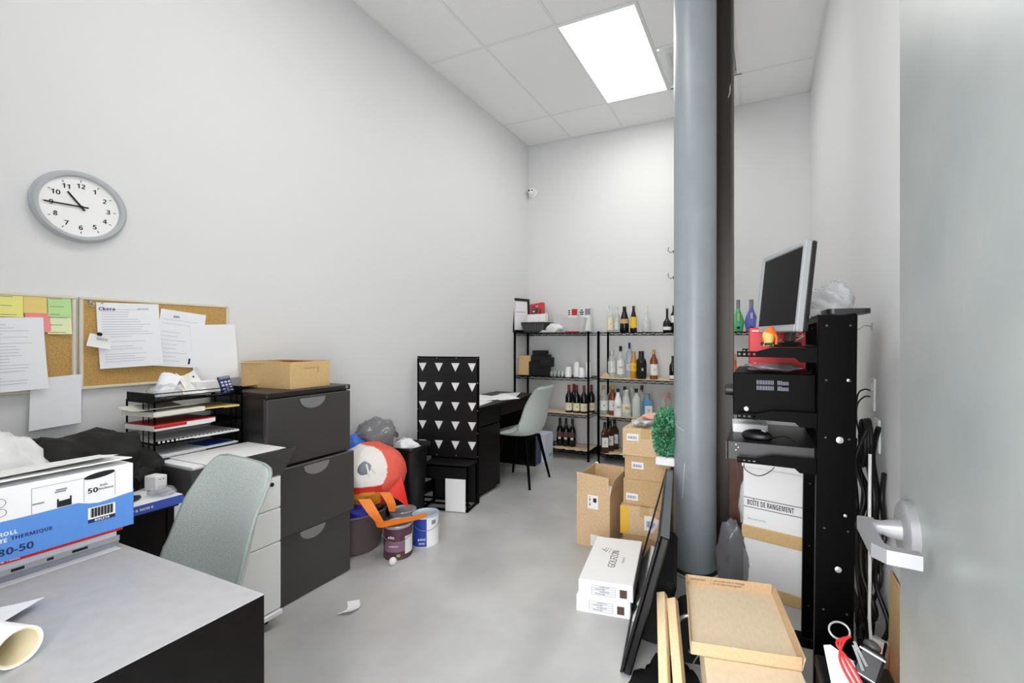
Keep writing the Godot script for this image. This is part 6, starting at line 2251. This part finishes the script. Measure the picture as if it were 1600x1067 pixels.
	lathe(s, [Vector2(0.0, -0.006), Vector2(0.022, -0.004), Vector2(0.017, 0.006), Vector2(0.012, 0.012), Vector2(0.004, 0.02), Vector2(0, 0.021)], 16)
	X = Transform3D.IDENTITY
	for k in 3: tube(s, smooth_path([v3(0.018, 0.045, 0.004 * k), v3(0.026, 0.03, 0.003 * k), v3(0.024, 0.006, 0.003 * k)], 4), 0.005, 6)
	part("hair", s, mat(0.85, 0.4, 0.12, 0.6), t)
	s = st()
	box(s, v3(0.0, 0.006, 0.016), v3(0.026, 0.01, 0.006), 0.002)
	part("dark_base", s, M.print_black, t)
	# pad and bag on top of the rack
	t = thing("foam_pad", "flat black padded headrest lying on top of the rack", "pad", turned(v3(0.255, 1.3975, -1.8), 2))
	s = st()
	prism_xz(s, rounded(0.125, 0.16, 0.02), 0.0, 0.016)
	part("pad", s, M.black_plastic, t)
	s = st()
	blob(s, v3(0, 0.05, 0), v3(0.06, 0.075, 0.1), 111, 0.45, 0.75, 0.0, null, 48, 30)
	solo("plastic_bag", s, M.film, "crumpled clear plastic bag on the rack behind the monitor", "plastic bag", turned(v3(0.245, 1.3975, -2.06)))


func build_monitor() -> void:
	# local x along the lower edge to the viewer's right, local z out of the screen
	var t := thing("computer_monitor", "silver-framed flat computer monitor facing the room on the rack", "monitor", Transform3D(Basis(Vector3.UP, deg_to_rad(-68.9)), v3(0.062, 1.2895, -1.9)))
	var W := 0.375
	var H := 0.315
	var tilt := turned(v3(0, 0.205, 0.0), 0, -6)
	var s := st()
	X = tilt
	for k in [-1, 1]:
		box(s, v3(k * (W / 2 - 0.01), 0, 0), v3(0.02, H, 0.024), 0.004)
	box(s, v3(0, H / 2 - 0.01, 0), v3(W - 0.04, 0.02, 0.024), 0.004)
	box(s, v3(0, -H / 2 + 0.013, 0), v3(W - 0.04, 0.026, 0.024), 0.004)
	part("bezel", s, M.silver, t)
	s = st()
	box(s, v3(0, 0.003, 0.002), v3(W - 0.036, H - 0.04, 0.008))
	part("screen", s, M.screen, t)
	s = st()
	box(s, v3(0, 0, -0.02), v3(W - 0.004, H - 0.004, 0.018), 0.004)
	box(s, v3(0, 0.0, -0.04), v3(W * 0.7, H * 0.7, 0.016), 0.006)
	X = Transform3D.IDENTITY
	part("back_shell", s, M.black_plastic, t)
	s = st()
	bar(s, v3(0, 0.012, -0.03), v3(0, 0.16, -0.048), 0.06, 0.022, 0.004)
	part("neck", s, M.dark_steel, t)
	s = st()
	prism_xz(s, rounded(0.13, 0.12, 0.03), 0.0, 0.012)
	part("foot", s, M.black_plastic, t)


func build_rack_floor() -> void:
	# white archive boxes behind the rack
	var g := "stacked archive boxes behind the rack"
	for k in 2:
		var t := thing("archive_box", ["lower white archive box with brown rim standing on the floor", "upper white archive box printed BOÎTE DE RANGEMENT"][k], "box", turned(v3(0.11, 0.0 if k == 0 else 0.3505, -2.68), -13), g)
		var s := st()
		box2(s, v3(-0.165, 0.02, -0.19), v3(0.165, [0.285, 0.3][k], 0.19), 0.003)
		part("body", s, M.white, t)
		s = st()
		if k == 0:
			box2(s, v3(-0.172, 0.285, -0.197), v3(0.172, 0.35, 0.197), 0.003)
			part("lid", s, M.card_tan, t, "brown cardboard lid")
			s = st()
			box2(s, v3(-0.17, 0.0, -0.195), v3(0.17, 0.06, 0.195), 0.003)
			part("base_rim", s, M.card_tan, t, "brown cardboard rim")
		else:
			box2(s, v3(-0.172, 0.3, -0.197), v3(0.172, 0.345, 0.197), 0.004)
			part("lid", s, M.white, t)
			s = st()
			box2(s, v3(-0.165, 0.0, -0.19), v3(0.165, 0.02, 0.19))
			part("base_rim", s, M.white, t)
			text("BOÎTE DE RANGEMENT", 0.026, M.print_black, t, turned(v3(-0.036, 0.119, 0.1905)), "Droid Sans", true, "lettering", 0.56)
			text("RÉGULIER LETTER", 0.008, M.print_grey, t, turned(v3(-0.1, 0.035, 0.1905)))
			s = st()
			for q in [-1, 1]: box(s, v3(0, 0.119 + q * 0.024, 0.1905), v3(0.325, 0.003, 0.0008))
			part("print_line", s, M.print_black, t)
			s = st()
			tube(s, smooth_path([v3(-0.155, 0.346, 0.19), v3(-0.155, 0.29, 0.2), v3(-0.09, 0.265, 0.2), v3(-0.03, 0.3, 0.2), v3(0.0, 0.347, 0.19)], 6), 0.002, 5)
			solo("thin_cord", s, M.cable, "thin black cord hanging over the archive box's white lid", "cord", t.transform)
	# wooden crate side and dark bags behind the pipe
	var t2 := thing("wooden_board", "dark reddish brown wooden board standing between channel and archive boxes", "board", turned(v3(-0.125, 0, -2.67), -4))
	var s2 := st()
	box2(s2, v3(-0.045, 0, -0.03), v3(0.035, 0.72, 0.03), 0.003)
	part("board", s2, grained(mat(1, 1, 1, 0.5), tinted(noise_image(7, 0.02, 4, FastNoiseLite.TYPE_SIMPLEX_SMOOTH, 256, 4.0), Color(0.22, 0.12, 0.07), Color(0.38, 0.22, 0.13)), Vector3(6, 1, 6), null, 0.2, false), t2)
	s2 = st()
	box2(s2, v3(-0.05, 0.72, -0.034), v3(0.04, 0.735, 0.034), 0.003)
	part("top_edge", s2, M.dark_steel, t2)
	s2 = st()
	blob(s2, v3(0, 0.15, 0), v3(0.075, 0.18, 0.05), 121, 0.3, 0.8, 0.0, null, 36, 28)
	solo("plastic_bag", s2, M.film_dark, "dark grey shiny plastic bag slumped left of the archive boxes", "plastic bag", turned(v3(-0.145, 0, -2.55)))
	s2 = st()
	blob(s2, v3(0, 0.1, 0), v3(0.03, 0.11, 0.04), 122, 0.3, 0.8, 0.0, null, 32, 22)
	solo("plastic_bag", s2, M.clear_white, "whitish plastic bag hanging above the dark shiny bag", "plastic bag", turned(v3(-0.085, 0.33, -2.6)))
	# cardboard trays in front
	var t := thing("cardboard_tray", "shallow empty cardboard tray tilted on another box in front of the rack", "tray", turned(v3(-0.09, 0.285, -1.76), 10.5))
	var w := 0.33
	var d := 0.43
	var h := 0.042
	var s := st()
	box2(s, v3(-w / 2, 0, -d / 2), v3(w / 2, 0.004, d / 2))
	part("floor_panel", s, M.card_pale, t)
	s = st()
	for k in [-1, 1]:
		box2(s, v3(-w / 2, 0, k * d / 2 - 0.002), v3(w / 2, h, k * d / 2 + 0.002), 0.001)
	X = turned(v3(w / 2, 0, 0), 0, 0, -14)
	box2(s, v3(-0.002, 0, -d / 2), v3(0.002, h, d / 2), 0.001)
	X = turned(v3(-w / 2, 0, 0), 0, 0, 6)
	box2(s, v3(-0.002, 0, -d / 2), v3(0.002, h, d / 2), 0.001)
	X = Transform3D.IDENTITY
	part("side_wall", s, M.card, t)
	text("IMPORTANT", 0.008, M.print_black, t, turned(v3(-0.12, 0.026, -d / 2 + 0.0025)))
	text("1. Use a knife only on the tape", 0.007, M.print_black, t, turned(v3(-0.005, 0.029, -d / 2 + 0.0025)))
	text("2. Do not stack heavy goods", 0.007, M.print_black, t, turned(v3(-0.012, 0.017, -d / 2 + 0.0025)))
	t = carton("cardboard_box", "pale brown closed carton under the shallow cardboard tray", "", turned(v3(-0.045, 0.135, -1.62), 11), v3(0.29, 0.148, 0.42), M.card_pale)
	s = st()
	box2(s, v3(-0.146, -0.004, 0.2102), v3(0.146, 0.1, 0.2112))
	part("front_flap", s, M.card, t)
	carton("cardboard_box", "lowest brown carton directly on the floor under the trays", "", turned(v3(-0.04, 0.0, -1.62), 9), v3(0.27, 0.134, 0.4), M.card)
	# planks
	for k in 2:
		s = st()
		var a := v3([-0.376, -0.334][k], [0.276, 0.262][k], [-1.845, -1.845][k])
		var b := v3([-0.292, -0.238][k], [0.025, 0.025][k], [-1.5, -1.51][k])
		bar(s, a, b, [0.034, 0.035][k], 0.035, 0.002)
		var pl := solo("wooden_plank", s, M.wood, ["pale wooden plank end nearer the leaning television", "pale wooden plank end nearer the cardboard tray"][k], "plank", Transform3D.IDENTITY, "two pale planks")
	# projector-like device
	t = thing("projector", "dark device with rounded silver top edge behind the planks", "projector", turned(v3(-0.255, 0, -1.955), 12))
	s = st()
	X = Transform3D(Basis(), V0)
	var pr := [Vector2(-0.085, 0.0), Vector2(0.085, 0.0), Vector2(0.085, 0.16)]
	for k in 7: pr.append(Vector2(0.085 - 0.06 + 0.06 * cos(PI / 2 * k / 6.0), 0.13 + 0.06 * sin(PI / 2 * k / 6.0)))
	for k in 7: pr.append(Vector2(-0.085 + 0.06 - 0.06 * sin(PI / 2 * k / 6.0), 0.13 + 0.06 * cos(PI / 2 * k / 6.0)))
	prism(s, pr, -0.09, 0.07)
	part("body", s, M.black_matte, t)
	s = st()
	var rim := []
	for k in 9: rim.append(v3(-0.085 + 0.06 - 0.06 * cos(PI / 2 * k / 8.0), 0.132 + 0.06 * sin(PI / 2 * k / 8.0), 0.066))
	rim.append(v3(0.03, 0.192, 0.066))
	tube(s, rim, 0.008, 6)
	part("rim", s, M.silver, t)
	for k in 3:
		s = st()
		X = turned(v3(-0.03 + 0.02 * k, 0.05 + 0.025 * k, 0.07), 0, 90)
		disc(s, 0.006, 0.005, 0, 12)
		X = Transform3D.IDENTITY
		part("connector", s, M.silver, t)
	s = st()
	blob(s, v3(0, 0.0, 0), v3(0.14, 0.012, 0.28), 131, 0.3, 0.9, 0.0, null, 40, 14)  # thin black blob added as painted shade on the floor beneath the planks
	solo("plastic_or_shade_sheet", s, M.black_matte, "flat black sheet added as floor shade under the two pale planks", "plastic sheet", turned(v3(-0.31, 0.001, -1.57), 8))
	s = st()
	tube(s, smooth_path([v3(-0.22, 0.15, -1.87), v3(-0.215, 0.11, -1.84), v3(-0.24, 0.06, -1.83), v3(-0.25, 0.03, -1.84), v3(-0.22, 0.02, -1.85)], 6), 0.003, 5)
	solo("thin_cord", s, M.silver, "thin pale cable looping beside the dark rounded device", "cable")
	s = st()
	tube(s, smooth_path([v3(-0.5, 0.12, -2.62), v3(-0.49, 0.06, -2.55), v3(-0.43, 0.02, -2.52), v3(-0.33, 0.012, -2.5), v3(-0.22, 0.008, -2.52)], 6), 0.0035, 5)
	solo("floor_cable", s, M.print_grey, "grey cable curving round the foot of the pipe column", "cable")
	# cables on the wall behind the rack
	var rng := RandomNumberGenerator.new()
	rng.seed = 12
	var where := ["nearest the rack's edge", "second from the rack's edge", "looping lowest by the power strip", "hanging in the middle of the tangle", "crossing the tangle's middle", "reaching highest towards the outlet", "bulging out furthest towards the door", "thin one hugging the white wall", "farthest from the rack, by the door edge"]
	for k in 9:
		s = st()
		var pts := []
		var x := 0.33 + 0.007 * k
		var z := -1.95 - 0.03 * (k * 4 % 7)
		var top := 0.98 - 0.05 * (k % 4)
		var n := 8
		for i in n + 1:
			var f := float(i) / n
			pts.append(v3(clampf(x + rng.randf_range(-0.02, 0.02), 0.3, 0.399), lerpf(top, 0.02, f), z + rng.randf_range(-0.045, 0.045) + 0.05 * sin(f * PI)))
		tube(s, smooth_path(pts, 5), 0.0065 + 0.002 * (k % 3), 6)
		solo("power_cable", s, M.cable, "black cable in the wall tangle, " + where[k], "cable", Transform3D.IDENTITY, "black cables in the wall tangle")
	s = st()
	for k in 3:
		var pts := []
		for i in 22:
			var a := TAU * i / 21.0
			pts.append(v3(0.345 + 0.012 * k, 0.92 + 0.085 * sin(a), -2.02 + 0.045 * cos(a) - 0.015 * k))
		tube(s, pts, 0.0085, 6)
	solo("cable_loop", s, M.cable, "thick black cable loop at the head of the wall tangle", "cable")
	for k in 2:
		s = st()
		tube(s, smooth_path([v3(0.397, 1.105 - 0.025 * k, -2.18), v3(0.375, 1.11 - 0.03 * k, -2.16), v3(0.345, 1.09 - 0.035 * k, -2.12), v3(0.335, 1.0, -2.08), v3(0.34, 0.95, -2.05)], 5), 0.0032, 5)
		solo("plug_lead", s, M.cable, ["upper thin black lead plugged into the wall outlet", "lower thin black lead plugged into the wall outlet"][k], "cable", Transform3D.IDENTITY, "leads in the outlet")
	s = st()
	tube(s, smooth_path([v3(0.352, 0.9, -1.93), v3(0.345, 0.7, -1.9), v3(0.35, 0.5, -1.92), v3(0.345, 0.34, -1.9), v3(0.345, 0.26, -1.87)], 6), 0.0055, 8)
	solo("white_cable", s, M.white, "white cable running down to the white power strip", "cable")
	t = thing("power_strip", "white power strip with glowing red switch standing by the wall", "power strip", turned(v3(0.342, 0.006, -1.84), -38, -10))
	s = st()
	box2(s, v3(-0.028, 0, -0.018), v3(0.028, 0.27, 0.018), 0.006)
	part("body", s, M.white, t)
	s = st()
	box(s, v3(0.0, 0.215, 0.0195), v3(0.024, 0.022, 0.006), 0.002)
	part("red_light", s, M.led, t)
	s = st()
	for k in 3: box(s, v3(0, 0.05 + 0.045 * k, 0.0185), v3(0.034, 0.03, 0.002), 0.001)
	part("socket", s, M.pedestal, t)
	var om := OmniLight3D.new()
	om.name = "switch_glow"
	om.light_color = Color(1, 0.2, 0.1)
	om.light_energy = 0.0005
	om.omni_range = 6.0
	om.omni_attenuation = 2.0
	om.shadow_enabled = true
	om.light_size = 0.01
	t.add_child(om)
	om.position = v3(0, 0.215, 0.03)
	for k in 2:
		s = st()
		tube(s, smooth_path([v3(0.3 + 0.075 * k, 0.3, -1.81), v3(0.325 + 0.03 * k, 0.2, -1.8), v3(0.36 - 0.03 * k, 0.1, -1.79), v3(0.39 - 0.06 * k, 0.01, -1.76)], 5), 0.0045, 6)
		solo("thin_cord", s, M.cable, ["thin black cord crossing the power strip from rack side", "thin black cord crossing the power strip from wall side"][k], "cord")
	s = st()
	box2(s, v3(-0.004, 0, -0.19), v3(0.0, 0.52, 0.19), 0.001)
	solo("kraft_sheet", s, M.card_tan, "brown cardboard panel leaning on the wall behind the door edge", "cardboard", turned(v3(0.392, 0.001, -1.68), 0, 0, -1.2))
	# keys and pouch in the corner by the rack's foot
	t = thing("small_carton", "dark box at the rack's foot carrying keys and a pouch", "box", turned(v3(0.25, 0.0, -1.51), 4))
	s = st()
	box2(s, v3(-0.095, 0, -0.09), v3(0.095, 0.335, 0.11), 0.004)
	part("body", s, M.black_matte, t)
	s = st()
	box2(s, v3(-0.097, 0.3, -0.092), v3(0.097, 0.34, 0.112), 0.004)
	part("lid", s, M.black_plastic, t)
	t = thing("key_tag", "white card tag with red corded key ring by the rack's foot", "key tag", Transform3D(Basis.from_euler(v3(-0.75, 0.3, 0.1)), v3(0.196, 0.392, -1.46)))
	s = st()
	prism(s, [Vector2(-0.04, -0.06), Vector2(0.045, -0.06), Vector2(0.045, 0.02), Vector2(0.0, 0.06), Vector2(-0.02, 0.06)], -0.002, 0.0)
	part("tag", s, M.white, t)
	s = st()
	var ring := []
	for i in 21: ring.append(v3(0.03 + 0.028 * cos(TAU * i / 20), 0.09 + 0.022 * sin(TAU * i / 20), 0.02))
	tube(s, ring, 0.003, 6)
	part("key_ring", s, M.cap_silver, t)
	s = st()
	for k in 3: tube(s, smooth_path([v3(0.055, 0.075, 0.02), v3(0.03 - 0.01 * k, 0.062, 0.02), v3(0.005 + 0.012 * k, 0.02, 0.012), v3(0.02 + 0.014 * k, -0.05, 0.008)], 5), 0.0035, 6)
	part("red_cord", s, M.red, t)
	s = st()
	for k in 2: box(s, v3(0.055 + 0.014 * k, 0.025, 0.016), v3(0.008, 0.06, 0.002), 0.0008, turned(V0, 0, 0, 8 * k))
	part("key", s, M.cap_silver, t)
	t = thing("black_pouch", "black device pouch with silver edge beside the key tag", "pouch", Transform3D(Basis.from_euler(v3(-0.6, -0.25, -0.25)), v3(0.262, 0.392, -1.48)))
	s = st()
	box(s, v3(0, 0.02, 0), v3(0.06, 0.085, 0.022), 0.006)
	part("body", s, M.black_plastic, t)
	s = st()
	box(s, v3(0, 0.05, 0.0115), v3(0.062, 0.004, 0.002))
	box(s, v3(0.0, -0.012, 0.0115), v3(0.055, 0.002, 0.002))
	part("edge_trim", s, M.cap_silver, t)
	s = st()
	blob(s, v3(-0.008, 0.07, -0.01), v3(0.022, 0.014, 0.014), 7, 0.05, 0.4, -1.0, null, 18, 12)
	part("knob", s, M.cabinet, t)
